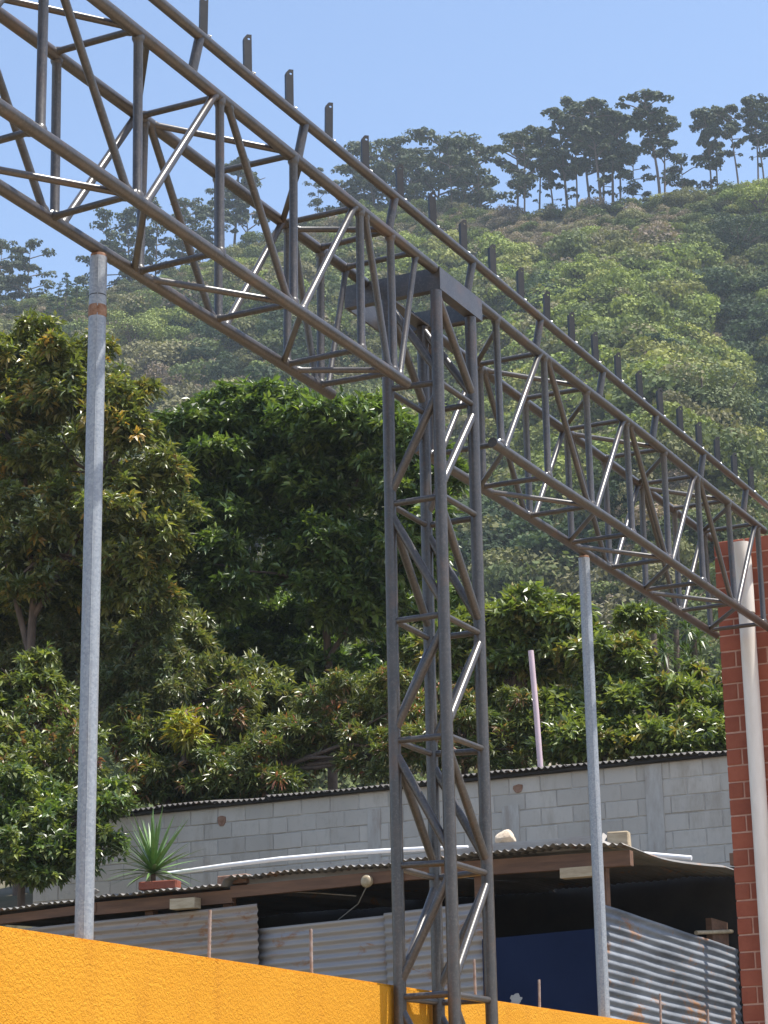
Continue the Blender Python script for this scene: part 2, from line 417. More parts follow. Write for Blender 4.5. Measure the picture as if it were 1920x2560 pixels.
truss('truss_beam', yr, {'A': (9.90, 14.80), 'B': (9.90, 14.80), 'C': (10.05, 14.80), 'D': (9.93, 14.78)}, 0,
      'grey pipe truss beam running from the lattice tower to the red brick pillar')
# short end bar that closes the left beam beside the tower cap
# (belongs to the left truss)
left_truss = bpy.data.objects['truss_beam']
web(left_truss, 'end_bar', (XN, 8.96, ZL), (XN, 9.17, ZU), 0.015)
web(left_truss, 'end_bar', (XF, 8.96, ZL), (XF, 9.17, ZU), 0.015)
web(left_truss, 'cross_strut', (XF, 9.15, ZU), (XN, 9.15, ZU), 0.0145)

# ------------------------------------------------------------------ purlin rail above the near chord, with upright cleats
XE, ZE = -4.352, 6.172
rail = thing('purlin_rail', (XE, 3.6, ZE), 'straight grey pipe rail carrying a row of upright steel cleats above the trusses', 'rail')
MB().tube([(XE, 3.6 + i * 1.25, ZE + 0.004 * math.sin(i * 1.7)) for i in range(11)], 0.0235, 16).build('rail_pipe', M['steel'], rail)
for k in range(14):
    y = 3.45 + 0.905 * k + (0.04 if k > 8 else 0)
    if y < 3.7: continue
    MB().tube([(XN, y - 0.01, ZU), (XE, y + 0.012, ZE)], 0.0215, 12).build('stub_post', M['steel'], rail)
def cleat_mesh(hh, seed):
    w, th = 0.030, 0.004
    bm = bmesh.new()
    out = [(-w/2, 0), (w/2, 0), (w/2, hh), (-w/2 + 0.010, hh), (-w/2, hh - 0.012)]
    hx, hz, hr = 0.003, hh - 0.021, 0.0062
    hole = [(hx + hr * math.cos(2*math.pi*k/8), hz + hr * math.sin(2*math.pi*k/8)) for k in range(8)]
    for off, in ((0.0,),):
        vo = [bm.verts.new((0, x, z)) for x, z in out]; vh = [bm.verts.new((0, x, z)) for x, z in hole]
        es = [bm.edges.new((vo[i], vo[(i+1) % len(vo)])) for i in range(len(vo))] + [bm.edges.new((vh[i], vh[(i+1) % 8])) for i in range(8)]
        bmesh.ops.triangle_fill(bm, use_beauty=True, use_dissolve=False, edges=es)
    ret = bmesh.ops.extrude_face_region(bm, geom=bm.faces[:])
    for v in [e for e in ret['geom'] if isinstance(e, bmesh.types.BMVert)]: v.co.x += th
    # folded flange along one edge
    q = [(0.004, -w/2, 0), (-0.026, -w/2, 0), (-0.026, -w/2, hh - 0.016), (0.004, -w/2, hh - 0.016)]
    a = [bm.verts.new(p) for p in q]; b = [bm.verts.new((p[0], p[1] - th, p[2])) for p in q]
    bm.faces.new(a); bm.faces.new(list(reversed(b)))
    for i in range(4): bm.faces.new((a[i], b[i], b[(i+1) % 4], a[(i+1) % 4]))
    bmesh.ops.recalc_face_normals(bm, faces=bm.faces[:])
    me = bpy.data.meshes.new('cleat'); bm.to_mesh(me); bm.free(); me.materials.append(M['dark_steel']); return me
cl = [cleat_mesh(0.178 + 0.004 * k, k) for k in range(3)]
wm = MB().tube([(-0.012, 0.006, -0.003), (0.0, 0.014, 0.003), (0.010, 0.016, -0.003)], [0.004, 0.0075, 0.004], 8).mesh('weld_bead')
for k in range(29):
    y = 4.155 + 0.3697 * k
    o = link('cleat', cl[k % 3], None, rail, (XE, y, ZE + 0.019)); o.rotation_euler = (rnd.uniform(-0.02, 0.02), rnd.uniform(-0.015, 0.015), rnd.uniform(-0.08, 0.08) + math.radians(-48))
    link('weld_bead', wm, M['weld'], rail, (XE + 0.006, y + 0.014, ZE + 0.022))

# ------------------------------------------------------------------ lattice tower
TX = (-4.652, -4.376); TY = (9.388, 9.80)
tower = thing('lattice_tower', (TX[1], TY[0], 0), 'tall grey lattice steel tower column holding up the two truss beams', 'tower')
LEG = {'L': (TX[0], TY[0]), 'F': (TX[1], TY[0]), 'R': (TX[1], TY[1]), 'K': (TX[0], TY[1])}
ZC0, ZC1 = 5.866, 5.985
for k, (x, y) in LEG.items():
    MB().tube([(x, y, 0), (x + 0.003, y, 2), (x - 0.002, y, 4), (x, y, ZC0 - 0.002)], 0.0300, 16).build('leg', M['steel'], tower)
lev = [5.375 + 0.59, 5.385, 4.79, 4.195, 3.605, 3.01, 2.415, 1.82, 1.23, 0.63, 0.05]
def tnode(k, i): return Vector((*LEG[k], lev[i]))
for i in range(1, len(lev)):
    for a, b in (('L', 'F'), ('F', 'R'), ('R', 'K'), ('K', 'L')):
        p, q = tnode(a, i), tnode(b, i)
        MB().tube([p + Vector((0, 0, rnd.uniform(-.008, .008))), q + Vector((0, 0, rnd.uniform(-.008, .008)))], 0.0155, 12).build('horizontal_tube', M['steel'], tower)
for i in range(0, len(lev) - 1):
    # front and right legs alternate; opposite faces run the same way
    for a, b in (('F', 'L'), ('R', 'F'), ('R', 'K'), ('K', 'L')):
        hi_, lo_ = (a, b) if i % 2 == 1 else (b, a)
        p, q = tnode(hi_, i), tnode(lo_, i + 1)
        if i == 0: p.z = ZC0 - 0.01
        MB().tube([p + Vector((0, 0, -0.05 if i else 0)), q + Vector((0, 0, 0.05))], 0.021, 12).build('diagonal_tube', M['steel'], tower)
# cap: a ring of channel steel wider than the legs, reaching under the far chords
cx0, cx1, cy0, cy1 = -4.885, -4.345, 9.372, 9.885
th = 0.012
for nm, (x0, x1, y0, y1) in (('cap_plate', (cx0, cx1, cy0, cy0 + th)), ('cap_plate', (cx0, cx1, cy1 - th, cy1)),
                             ('cap_plate', (cx1 - th, cx1, cy0 + th + .001, cy1 - th - .001)), ('cap_plate', (cx0, cx0 + th, cy0 + th + .001, cy1 - th - .001))):
    MB().box(x0, x1, y0, y1, ZC0, ZC1).build(nm, M['steel'], tower)
for nm, (x0, x1, y0, y1) in (('cap_flange', (cx0 + .013, cx1 - .013, cy0 + th + .002, cy0 + 0.05)), ('cap_flange', (cx0 + .013, cx1 - .013, cy1 - 0.05, cy1 - th - .002)),
                             ('cap_flange', (TX[0] - 0.04, TX[0] + 0.03, cy0 + .055, cy1 - .055)), ('cap_flange', (cx1 - 0.06, cx1 - .013, cy0 + .055, cy1 - .055))):
    MB().box(x0, x1, y0, y1, ZC0 + 0.003, ZC0 + 0.013).build(nm, M['steel'], tower)

# ------------------------------------------------------------------ yellow wall, galvanised posts, rebar stubs
ZW = 2.47
bmw = bmesh.new(); bmesh.ops.create_cube(bmw, size=1.0)
for v in bmw.verts: v.co = Vector((-4.765 + v.co.x * 0.15, 8.95 + v.co.y * 11.9, ZW / 2 + v.co.z * ZW))
bmesh.ops.bevel(bmw, geom=[e for e in bmw.edges if all(v.co.z > 1 for v in e.verts)], offset=0.012, segments=2, affect='EDGES')
me = bpy.data.meshes.new('yellow_wall'); bmw.to_mesh(me); bmw.free()
tag(link('yellow_wall', me, M['stucco']), 'bright yellow rough-plastered boundary wall along the bottom of the photo', 'wall')

def post(name, x, y, z0, z1, r, label, collar):
    root = thing(name, (x, y, z0), label, 'post')
    MB().tube([(x, y, z0), (x, y, (z0 + z1) / 2), (x, y, z1)], r, 24).build('pipe', M['galv'], root)
    MB().tube([(x, y, z1), (x, y, z1 + 0.014)], [r * 0.97, r * 0.9], 20).build('rust_weld', M['rust'], root)
    MB().tube([(x + r * 0.55, y - r * 0.835, z0 + 0.01), (x + r * 0.55, y - r * 0.835, z1 - 0.01)], 0.0022, 6).build('weld_seam', M['galv'], root)
    if collar:
        MB().tube([(x, y, z1 - 0.262), (x, y, z1 - 0.25), (x, y, z1 - 0.225), (x, y, z1 - 0.212)], [r * 1.01, r * 1.07, r * 1.07, r * 1.01], 24).build('joint_collar', M['rust'], root)
        MB().tube([(x, y, z1 - 0.171), (x, y, z1 - 0.167)], r * 1.008, 24).build('seam_ring', M['dark_steel'], root)
post('galvanised_post', XF, 6.986, ZW - 0.002, ZL - RC - 0.013, 0.0355, 'thick galvanised pipe post with a rusty joint collar, at the left', True)
post('galvanised_post', XF, 12.273, ZW - 0.002, ZL - RC - 0.013, 0.0345, 'thin galvanised pipe post right of the tower, in front of the blue sheet', False)
rb_lab = {7.893: 'ribbed rebar stub on the yellow wall, nearest right of the left post', 8.766: 'ribbed rebar stub on the yellow wall just left of the tower',
          9.63: None, 10.504: 'ribbed rebar stub on the yellow wall seen between the tower legs', 11.334: 'ribbed rebar stub in front of the blue sheet',
          13.235: 'ribbed rebar stub in front of the rusty corrugated side sheet', 14.133: 'short ribbed rebar stub nearest the brick pillar'}
for y, lab in rb_lab.items():
    if lab is None: continue
    hgt = 0.215 if y not in (11.334, 14.133) else 0.17
    lean = rnd.uniform(-0.012, 0.012)
    m_ = MB(); x = -4.775
    npt = 26
    pts = [(x, y + lean * i / npt, ZW - 0.01 + hgt * i / npt) for i in range(npt + 1)]
    m_.tube(pts, [0.0068 + (0.0016 if i % 2 else 0) for i in range(npt + 1)], 8)
    o = m_.build('rebar_stub', M['rebar']); tag(o, lab, 'rebar', 'rebar stubs along the yellow wall')
o = MB().tube([(-4.775, 14.66, ZW - .01), (-4.775, 14.665, ZW + 0.2)], 0.014, 10).build('pipe_stub', M['rust'])
tag(o, 'short dark rusty pipe stub beside the foot of the brick pillar', 'pipe')

# ------------------------------------------------------------------ brick pillar with downpipe
pil = thing('brick_pillar', (-4.4, 15.15, 0), 'red brick pillar with cream downpipe at the right edge', 'pillar')
PX0, PX1, PY0, PZ1 = -4.808, -3.98, 14.97, 5.995
MB().box(PX0 + .006, PX1 - .006, PY0 + .006, PY0 + 0.45, 0, PZ1 - 0.004).build('core', M['brick_mortar'], pil)
bml = bevel_box_mesh('brick', 0.222, 0.10, 0.106, 0.004, 0.0012, 1); bml.materials.append(M['brick'])
bms = bevel_box_mesh('brick', 0.105, 0.10, 0.106, 0.004, 0.0012, 2); bms.materials.append(M['brick'])
zc = PZ1 - 0.053; row = 0
while zc > 1.9:
    x = PX0
    seq = [('l', .222), ('l', .222), ('l', .222), ('s', .105)] if row % 2 == 0 else [('s', .105), ('l', .222), ('l', .222), ('l', .222)]
    for kk, wdt in seq:
        link('brick', bml if kk == 'l' else bms, None, pil, (x + wdt / 2, PY0 + 0.05 + rnd.uniform(-.002, .002), zc + rnd.uniform(-.001, .001)))
        x += wdt + 0.0115
    y_ = PY0 + 0.104
    for wdt in ((.222, .105) if row % 2 == 0 else (.105, .222)):      # return face
        o = link('brick', bml if wdt > .2 else bms, None, pil, (PX1 - 0.05 + rnd.uniform(-.002, .002), y_ + wdt / 2 + 0.0115, zc)); o.rotation_euler.z = math.pi / 2
        y_ += wdt + 0.0115
    zc -= 0.1175; row += 1
xp, yp = -4.575, 14.905
dp = thing('downpipe', (xp, yp, 0), 'cream plastic rain downpipe running down the face of the brick pillar', 'pipe')
MB().tube([(xp, yp, 0.05), (xp, yp, 2), (xp, yp, 5.42)], 0.0565, 28).build('pipe', M['pvc'], dp)
MB().tube([(xp, yp, 5.424), (xp, yp, 5.70), (xp - 0.005, yp, 5.80), (xp - 0.018, yp, 5.90), (xp - 0.02, yp, 5.94)], [0.0615, 0.0615, 0.066, 0.073, 0.074], 28).build('socket', M['pvc'], dp)
MB().tube([(xp, yp, 5.419), (xp, yp, 5.4245)], 0.0580, 28).build('joint_ring', M['wire'], dp)

# ------------------------------------------------------------------ block wall behind the shed
WY, WZ = 24.0, 6.14
bw = thing('block_wall', (-11.5, WY, 2), 'grey concrete block wall with mortar joints behind the shed', 'wall')
WX0, WX1 = -17.2, -3.4
MB().box(WX0, WX1, WY + 0.009, WY + 0.15, 2.0, WZ).build('mortar_core', M['mortar'], bw)
bmesh_v = []
for k in range(3):
    mm = bevel_box_mesh('block', 0.39, 0.14, 0.19, 0.007, 0.002, 10 + k); mm.materials.append(M['block']); bmesh_v.append(mm)
for r_ in range(8):
    z = WZ - 0.10 - 0.2 * r_
    x = WX0 + 0.2 + (0.2 if r_ % 2 else 0)
    while x < WX1 - 0.19:
        link('block', bmesh_v[rnd.randrange(3)], None, bw, (x, WY + 0.07 + rnd.uniform(-.003, .004), z + rnd.uniform(-.003, .003)))
        x += 0.4
def wall_px(px, py): return atY(px, py, WY - 0.02)
def pilaster(pxl, pxr, z0=3.5, z1=None):
    a, b = wall_px(pxl, 2050), wall_px(pxr, 2050)
    m_ = MB(); m_.box(a.x, b.x, WY - 0.014, WY + 0.08, z0, (z1 or WZ - 0.01)); return m_.build('concrete_column', M['concrete'], bw)
pilaster(1617, 1660); pilaster(1254, 1297, 3.5, WZ - 0.33); pilaster(918, 950, 3.5, WZ - 0.21)
for px, py, w, hh in ((1294, 1971, 0.12, 0.12), (553, 2052, 0.115, 0.16)):
    c = wall_px(px, py); m_ = MB()
    k = [(c.x + w/2 * math.cos(a) * (1 + .2 * math.sin(3*a+px)), c.z + hh/2 * math.sin(a) * (1 + .2 * math.cos(2*a+px))) for a in [i * math.pi / 5 for i in range(10)]]
    m_.add([(x, WY - 0.016, z) for x, z in k] + [(x, WY + 0.03, z) for x, z in k], [tuple(range(10))] + [(i, (i+1) % 10, 10 + (i+1) % 10, 10 + i) for i in range(10)])
    m_.build('exposed_patch', M['patch'], bw)

def corrugated(origin, across, along, up, width, length, amp=0.011, pitch=0.076, nl=4, thick=0.0018, fz=None, ragged=0.0, seed=0):
    """sheet whose ridges run along 'along'; fz(u, v) adds height"""
    across, along, up = Vector(across).normalized(), Vector(along).normalized(), Vector(up).normalized()
    nu = max(4, int(width / pitch * 8)); r = random.Random(seed)
    rows = []
    rag = [r.uniform(-1, 1) for _ in range(12)]
    for j in range(nl + 1):
        rw = []
        for i in range(nu + 1):
            u = width * i / nu; v = length * j / nl
            if ragged: v += ragged * (rag[int(u / width * 10.99)] if j in (0, nl) else 0)
            hgt = amp * math.sin(2 * math.pi * u / pitch) + (fz(u, v) if fz else 0)
            rw.append(Vector(origin) + across * u + along * v + up * hgt)
        rows.append(rw)
    m_ = MB(); V = []; F = []; w = nu + 1; T = len(rows) * w
    for rw in rows: V += rw
    V += [p - up * thick for p in V]
    for j in range(nl):
        for i in range(nu):
            a = j*w + i
            F.append((a, a+1, a+w+1, a+w)); F.append((T+a, T+a+w, T+a+w+1, T+a+1))
    for i in range(nu):
        F.append((i, T+i, T+i+1, i+1)); b = nl*w; F.append((b+i, b+i+1, T+b+i+1, T+b+i))
    for j in range(nl):
        a = j*w; F.append((a, a+w, T+a+w, T+a)); a = j*w + nu; F.append((a, T+a, T+a+w, a+w))
    m_.add(V, F, True); return m_
# sheet roofing that lies on the wall top
cap = thing('wall_cap_roofing', (-11.5, WY, WZ), 'dark corrugated roofing sheets edging the top of the block wall', 'roofing')
x = -16.05; k = 0
while x < -3.9:
    z0 = WZ + 0.05 + 0.012 * math.sin(k * 2.3)
    corrugated((x, WY - 0.10 - 0.02 * (k % 2), z0), (1, 0, 0), (0, 1, 0.16), (0, -0.16, 1), 0.86, 1.5, 0.015, 0.078, 3, fz=lambda u, v, k=k: 0.012 * math.sin(u * 2 + k), seed=k).build('roof_sheet', M['tin_cap'], cap)
    x += 0.80; k += 1
MB().box(-16.0, -3.5, WY - 0.075, WY + 0.02, WZ + 0.001, WZ + 0.03).build('shade_strip', M['tin_dark'], cap)  # near-black strip added to stand for the shade under the sheet edge
pp = MB(); a, b = atY(1352, 1931, 24.3), atY(1327, 1627, 24.3)
a2 = a - (b - a).normalized() * 0.1
pp.tube([a2, a, (a + b) / 2 + Vector((0.006, 0, 0)), b], 0.034, 16)
tag(pp.build('plastic_pipe', M['pvc_pink']), 'faded pink plastic pipe standing upright behind the block wall', 'pipe')

# ------------------------------------------------------------------ shed
SY = 18.0
shed = thing('shed', (-10, SY, 2.0), 'patched tin shed with corrugated walls and dark open front below the block wall', 'shed')
def spx(px, py, Y=SY): return atY(px, py, Y)
edge = [(-60, 2283), (0, 2276), (235, 2243), (420, 2228), (540, 2216), (556, 2218), (575, 2196), (700, 2184), (960, 2163), (1100, 2148), (1236, 2133), (1400, 2116), (1500, 2115), (1578, 2117)]
ex = [spx(p, q, SY - 0.05).x for p, q in edge]; ez = [spx(p, q, SY - 0.05).z for p, q in edge]
def roof_z(x): return float(np.interp(x, ex, ez))
side = [(1578, 2117), (1615, 2133), (1650, 2146), (1690, 2155), (1723, 2160), (1770, 2165), (1819, 2169)]
RX = -6.70
sY = []; sZ = []
for p, q in side:
    w_ = atX(p, q, RX); sY.append(w_.y - (SY - 0.05)); sZ.append(w_.z - roof_z(RX))
def side_dz(v): return float(np.interp(v, sY, sZ))
x = -14.3; k = 0
while x < RX - 0.05:
    wdt = min(0.83, RX - x)
    last = RX - x < 1.7
    def fz(u, v, x=x, k=k):
        b_ = roof_z(x + u) - roof_z(x + 0.4)
        f_ = max(0.0, min(1.0, 1 - (RX - (x + u) - 3.0) / 2.0))
        return b_ + f_ * side_dz(v) + (1 - f_) * 0.05 * v + 0.006 * math.sin(u * 7 + k)
    corrugated((x, SY - 0.05 - rnd.uniform(0, 0.06), roof_z(x + 0.4) + 0.004 * (k % 2)), (1, 0, 0), (0, 1, 0), (0, 0, 1), wdt, 3.6, 0.0115, 0.076, 12, fz=fz, ragged=0.01, seed=k).build('roof_sheet', M['tin_roof'], shed)
    x += 0.77; k += 1
# front beam under the sheets, in three lengths, and posts
def beam_between(p0, p1, y0, dep, hgt, mat, name, parent=shed):
    a, b = spx(*p0, y0), spx(*p1, y0)
    m_ = MB(); vsb = []
    for q in (a, b):
        for dy in (0, dep):
            for dz in (-hgt, 0): vsb.append((q.x, y0 + dy, q.z + dz))
    m_.add(vsb, [(0, 4, 5, 1), (2, 3, 7, 6), (0, 2, 6, 4), (1, 5, 7, 3), (0, 1, 3, 2), (4, 6, 7, 5)])
    return m_.build(name, mat, parent)
beam_between((-60, 2296), (240, 2258), SY, 0.06, 0.085, M['wood'], 'roof_beam')
beam_between((236, 2256), (580, 2224), SY + .01, 0.06, 0.12, M['wood'], 'roof_beam')
beam_between((576, 2216), (1010, 2172), SY, 0.06, 0.105, M['wood'], 'roof_beam')
beam_between((1004, 2164), (1574, 2125), SY + .012, 0.08, 0.13, M['wood'], 'roof_beam')
for px, py in ((373, 2245), (568, 2230), (1196, 2160), (1500, 2140)):
    a = spx(px, py, SY + 0.09); MB().box(a.x - 0.045, a.x + 0.045, SY + 0.09, SY + 0.18, 2.0, a.z).build('post', M['wood'], shed)
for px, py, w, hh in ((455, 2258, 0.27, 0.095), (1440, 2180, 0.30, 0.085)):
    a = spx(px, py, SY - 0.12); MB().box(a.x - w/2, a.x + w/2, SY - 0.12, SY - 0.005, a.z - hh/2, a.z + hh/2).build('timber_offcut', M['wood_pale'], shed)
# front wall sheets (ridges horizontal)
def wall_sheet(p0, p1, y, zlow, mat, seed, name='wall_sheet'):
    a, b = spx(*p0, y), spx(*p1, y); L = (b - a).length
    al = (b - a).normalized(); dn = Vector((0, 0, -1))
    return corrugated(a, (dn - al * dn.dot(al)), al, (0, -1, 0), a.z - zlow, L, 0.012, 0.078, 6, fz=lambda u, v: 0.012 * math.sin(v * 2.2 + seed), seed=seed).build(name, mat, shed)
wall_sheet((60, 2322), (644, 2259), SY - 0.02, 2.2, M['tin_front'], 1)
wall_sheet((640, 2323), (985, 2285), SY + 0.05, 2.2, M['tin_front_b'], 2)
wall_sheet((960, 2283), (1215, 2253), SY + 0.03, 2.2, M['tin_front_b'], 3)
a, b = spx(1205, 2348, SY + 0.02), spx(1500, 2320, SY + 0.02)
blu = MB(); blu.add([(a.x, SY + .02, 2.2), (b.x, SY + .02, 2.2), (b.x, SY + .02, b.z), (a.x, SY + .02, a.z), (a.x, SY + .05, 2.2), (b.x, SY + .05, 2.2), (b.x, SY + .05, b.z), (a.x, SY + .05, a.z)],
        [(0,1,2,3),(4,7,6,5),(0,4,5,1),(1,5,6,2),(2,6,7,3),(3,7,4,0)])
bl = blu.build('blue_sheet', M['blue'], shed); bl['label'] = 'dark blue painted flat sheet with peeling spots'
c = spx(1288, 2498, SY); m_ = MB()
kk = [(c.x + 0.062 * math.cos(t_) * (0.85 + .12 * math.sin(5*t_+1) + .1 * math.sin(9 * t_)), c.z + 0.055 * math.sin(t_) * (0.9 + .14 * math.cos(5*t_) + .1 * math.sin(8 * t_))) for t_ in [i * math.pi / 12 for i in range(24)]]
m_.add([(x, SY + .0165, z) for x, z in kk], [tuple(range(24))]); m_.build('bare_paint_patch', M['plank'], bl)
# right side sheets (ridges run back), lit by the sun
SX = -6.93
a = atX(1512, 2262, SX); b = atX(1836, 2370, SX)
al = (b - a).normalized(); dn = Vector((0, 0, -1))
for q, (L0, L1) in enumerate(((0, (b - a).length + 0.8),)):
    o_ = a + al * L0
    corrugated(o_ + Vector((0.006 * q, 0, 0)), dn - al * dn.dot(al), al, (1, 0, 0), 2.0, L1 - L0, 0.0085, 0.078, 14,
               fz=lambda u, v, q=q: 0.006 * math.sin(v * 2.6 + u * 1.5 + q) + 0.005 * math.sin(v * 5.1 - u * 4), seed=30 + q).build('wall_sheet', M['tin_side'], shed)
# dark interior: back and left walls, floor
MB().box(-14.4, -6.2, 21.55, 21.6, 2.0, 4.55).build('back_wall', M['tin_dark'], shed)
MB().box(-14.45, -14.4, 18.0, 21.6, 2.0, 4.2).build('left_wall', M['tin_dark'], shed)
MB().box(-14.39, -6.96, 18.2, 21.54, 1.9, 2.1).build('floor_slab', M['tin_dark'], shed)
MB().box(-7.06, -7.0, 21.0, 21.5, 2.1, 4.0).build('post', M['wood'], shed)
a, b = atX(1740, 2332, -6.98), atX(1850, 2328, -6.98)
MB().tube([a, b], 0.02, 8).build('rail', M['wood_pale'], shed)
# ceramic lamp holder with its flex under the roof
c = spx(917, 2203, SY - 0.05)
lh = thing('lamp_holder', c, 'round cream lamp holder hanging under the shed roof beam', 'lamp')
MB().tube([c + Vector((0, 0.045, 0)), c + Vector((0, 0.02, 0)), c + Vector((0, -0.005, 0)), c + Vector((0, -0.03, 0)), c + Vector((0, -0.032, 0))], [0.03, 0.055, 0.06, 0.045, 0.02], 20).build('rose', M['cream'], lh)
e_ = spx(845, 2300, SY + 0.2)
MB().tube([c + Vector((-0.01, 0.01, -0.05)), (c + e_) / 2 + Vector((0.02, 0.08, -0.02)), e_], 0.0045, 6).build('flex', M['wire'], lh)
MB().tube([spx(712, 2229, SY + 0.15), spx(800, 2233, SY + 0.2), spx(890, 2240, SY + 0.2)], 0.0045, 6).build('cable', M['wire'], shed)

# things lying on the shed roof
def box_thing(name, px0, px1, pytop, pybot, Y, dep, mat, label, cat, seed=0, rz=0.0, b=0.008):
    a, c_ = spx(px0, pybot, Y), spx(px1, pytop, Y)
    me_ = bevel_box_mesh(name, abs(c_.x - a.x), dep, abs(c_.z - a.z), b, 0.003, seed); me_.materials.append(mat)
    o = link(name, me_, None, None, ((a.x + c_.x) / 2, Y + dep / 2, (a.z + c_.z) / 2)); o.rotation_euler.z = rz
    return tag(o, label, cat)
box_thing('red_brick', 347, 435, 2198, 2226, SY + 0.02, 0.12, M['brick'], 'red clay brick on the shed roof edge in front of the yucca', 'brick', 3, 0.12)
box_thing('pale_brick', 541, 617, 2183, 2214, SY + 0.08, 0.12, M['patch'], 'pinkish grey brick on the shed roof beside the grey plank', 'brick', 4, -0.1)
box_thing('concrete_offcut', 1516, 1565, 2076, 2119, SY + 0.05, 0.14, M['wood_pale'], 'pale block at the right corner of the shed roof', 'block', 5, 0.2)
# long grey plank, slightly bowed
pk = [(618, 2188), (800, 2166), (960, 2152), (1240, 2108), (1400, 2095), (1505, 2086)]
pl_ = MB(); V = []
for p, q in pk:
    w_ = spx(p, q, SY + 0.12)
    V += [(w_.x, SY + .12, w_.z - 0.115), (w_.x, SY + .12, w_.z), (w_.x, SY + .17, w_.z), (w_.x, SY + .17, w_.z - 0.115)]
F = []
for i in range(len(pk) - 1):
    for s_ in range(4): F.append((4*i + s_, 4*i + (s_+1) % 4, 4*i + 4 + (s_+1) % 4, 4*i + 4 + s_))
F += [(3, 2, 1, 0), tuple(4 * (len(pk) - 1) + s_ for s_ in range(4))]
pl_.add(V, F); tag(pl_.build('roof_plank', M['plank']), 'long grey plank laid on edge along the shed roof', 'plank')
def pipe_thing(pts, Y, r, mat, label):
    m_ = MB(); m_.tube([spx(p, q, Y) for p, q in pts], r, 14)
    return tag(m_.build('roof_pipe', mat), label, 'pipe')
pipe_thing([(408, 2186), (560, 2164), (700, 2147), (850, 2134), (960, 2127), (1060, 2122), (1170, 2119)], SY + 0.75, 0.021, M['pvc_white'], 'long white plastic pipe lying across the shed roof behind the grey plank')
pipe_thing([(1600, 2134), (1729, 2145)], SY + 2.0, 0.022, M['pvc_white'], 'short white plastic pipe at the right corner of the shed roof')
def rock(name, px, py, Y, rx, rz_, mat, label, seed, dy=None):
    bm = bmesh.new(); bmesh.ops.create_icosphere(bm, subdivisions=3, radius=1.0); r = random.Random(seed)
    dirs = [(Vector((r.uniform(-1, 1), r.uniform(-1, 1), r.uniform(-1, 1))).normalized(), r.uniform(0.62, 0.95)) for _ in range(14)]
    for v in bm.verts:
        for d, l in dirs:
            e = v.co.dot(d)
            if e > l: v.co -= d * (e - l) * 0.85
        v.co += Vector((r.uniform(-1, 1), r.uniform(-1, 1), r.uniform(-1, 1))) * 0.015
        v.co = Vector((v.co.x * rx, v.co.y * (dy or rx * 0.8), v.co.z * rz_))
    me_ = bpy.data.meshes.new(name); bm.to_mesh(me_); bm.free(); me_.materials.append(mat)
    c_ = spx(px, py, Y); return tag(link(name, me_, None, None, c_), label, 'rock')
rock('pale_rock', 1265, 2097, SY + 0.22, 0.105, 0.085, M['rock'], 'pale rounded rock on the shed roof plank right of the tower', 3)
rock('grey_stone', 218, 2228, SY + 0.25, 0.14, 0.055, M['grey_rock'], 'flat grey stone weighing down the roof behind the left post', 5)
tag(MB().box(-6.65, -5.6, 20.6, 20.68, spx(1760, 2168, 20.6).z, spx(1760, 2138, 20.6).z).build('brown_board', M['wood']), 'brown board lying behind the right corner of the shed roof', 'board')
fl = MB(); p0, p1, p2 = spx(1500, 2108, SY - .02), spx(1553, 2116, SY + .06), spx(1507, 2082, SY + .1)
up3 = Vector((0.004, 0.012, 0))
fl.add([p0, p1, p2, p0 + up3, p1 + up3, p2 + up3], [(0, 1, 2), (5, 4, 3), (0, 3, 4, 1), (1, 4, 5, 2), (2, 5, 3, 0)])
tag(fl.build('folded_tin_scrap', M['tin_roof']), 'folded triangular tin scrap at the right corner of the shed roof', 'scrap')

# yucca: every leaf its own piece
yb = spx(383, 2192, SY + 0.28)
yu = thing('yucca', yb, 'spiky green yucca plant on the shed roof above the red brick', 'plant')
def blade(L, W, droop, seed):
    m_ = MB(); V = []; F = []; nseg = 6
    for i in range(nseg + 1):
        t_ = i / nseg; w = W * (1 - t_ ** 1.7) * (0.55 + 0.9 * min(t_ * 3, 1) * 0.5) + 0.0006
        z = -droop * t_ * t_ * L
        V += [(t_ * L, -w, z + 0.25 * w), (t_ * L, 0, z), (t_ * L, w, z + 0.25 * w)]
    for i in range(nseg):
        a_ = 3 * i
        F += [(a_, a_+1, a_+4, a_+3), (a_+1, a_+2, a_+5, a_+4)]
    m_.add(V, F, True); return m_
bls = [blade(L, 0.027, dr, 0).mesh('leaf') for L, dr in ((0.60, 0.04), (0.56, 0.12), (0.52, 0.25))]
for b_ in bls: b_.materials.append(M['yucca'])
for i in range(72):
    e_ = math.radians(88 - 95 * (i / 71) ** 0.85); a_ = i * 2.39996 + rnd.uniform(-.15, .15)
    o = link('leaf', bls[0 if e_ > 0.9 else (1 if e_ > 0.35 else 2)], None, yu, yb + Vector((0, 0, 0.02 + 0.05 * (1 - i / 72))))
    o.rotation_euler = (rnd.uniform(-.3, .3), -e_, a_); s_ = rnd.uniform(0.8, 1.06); o.scale = (s_, s_, s_)
MB().tube([yb + Vector((0, 0, -0.12)), yb + Vector((0, 0, 0.06))], [0.03, 0.022], 8).build('stem', M['bark'], yu)

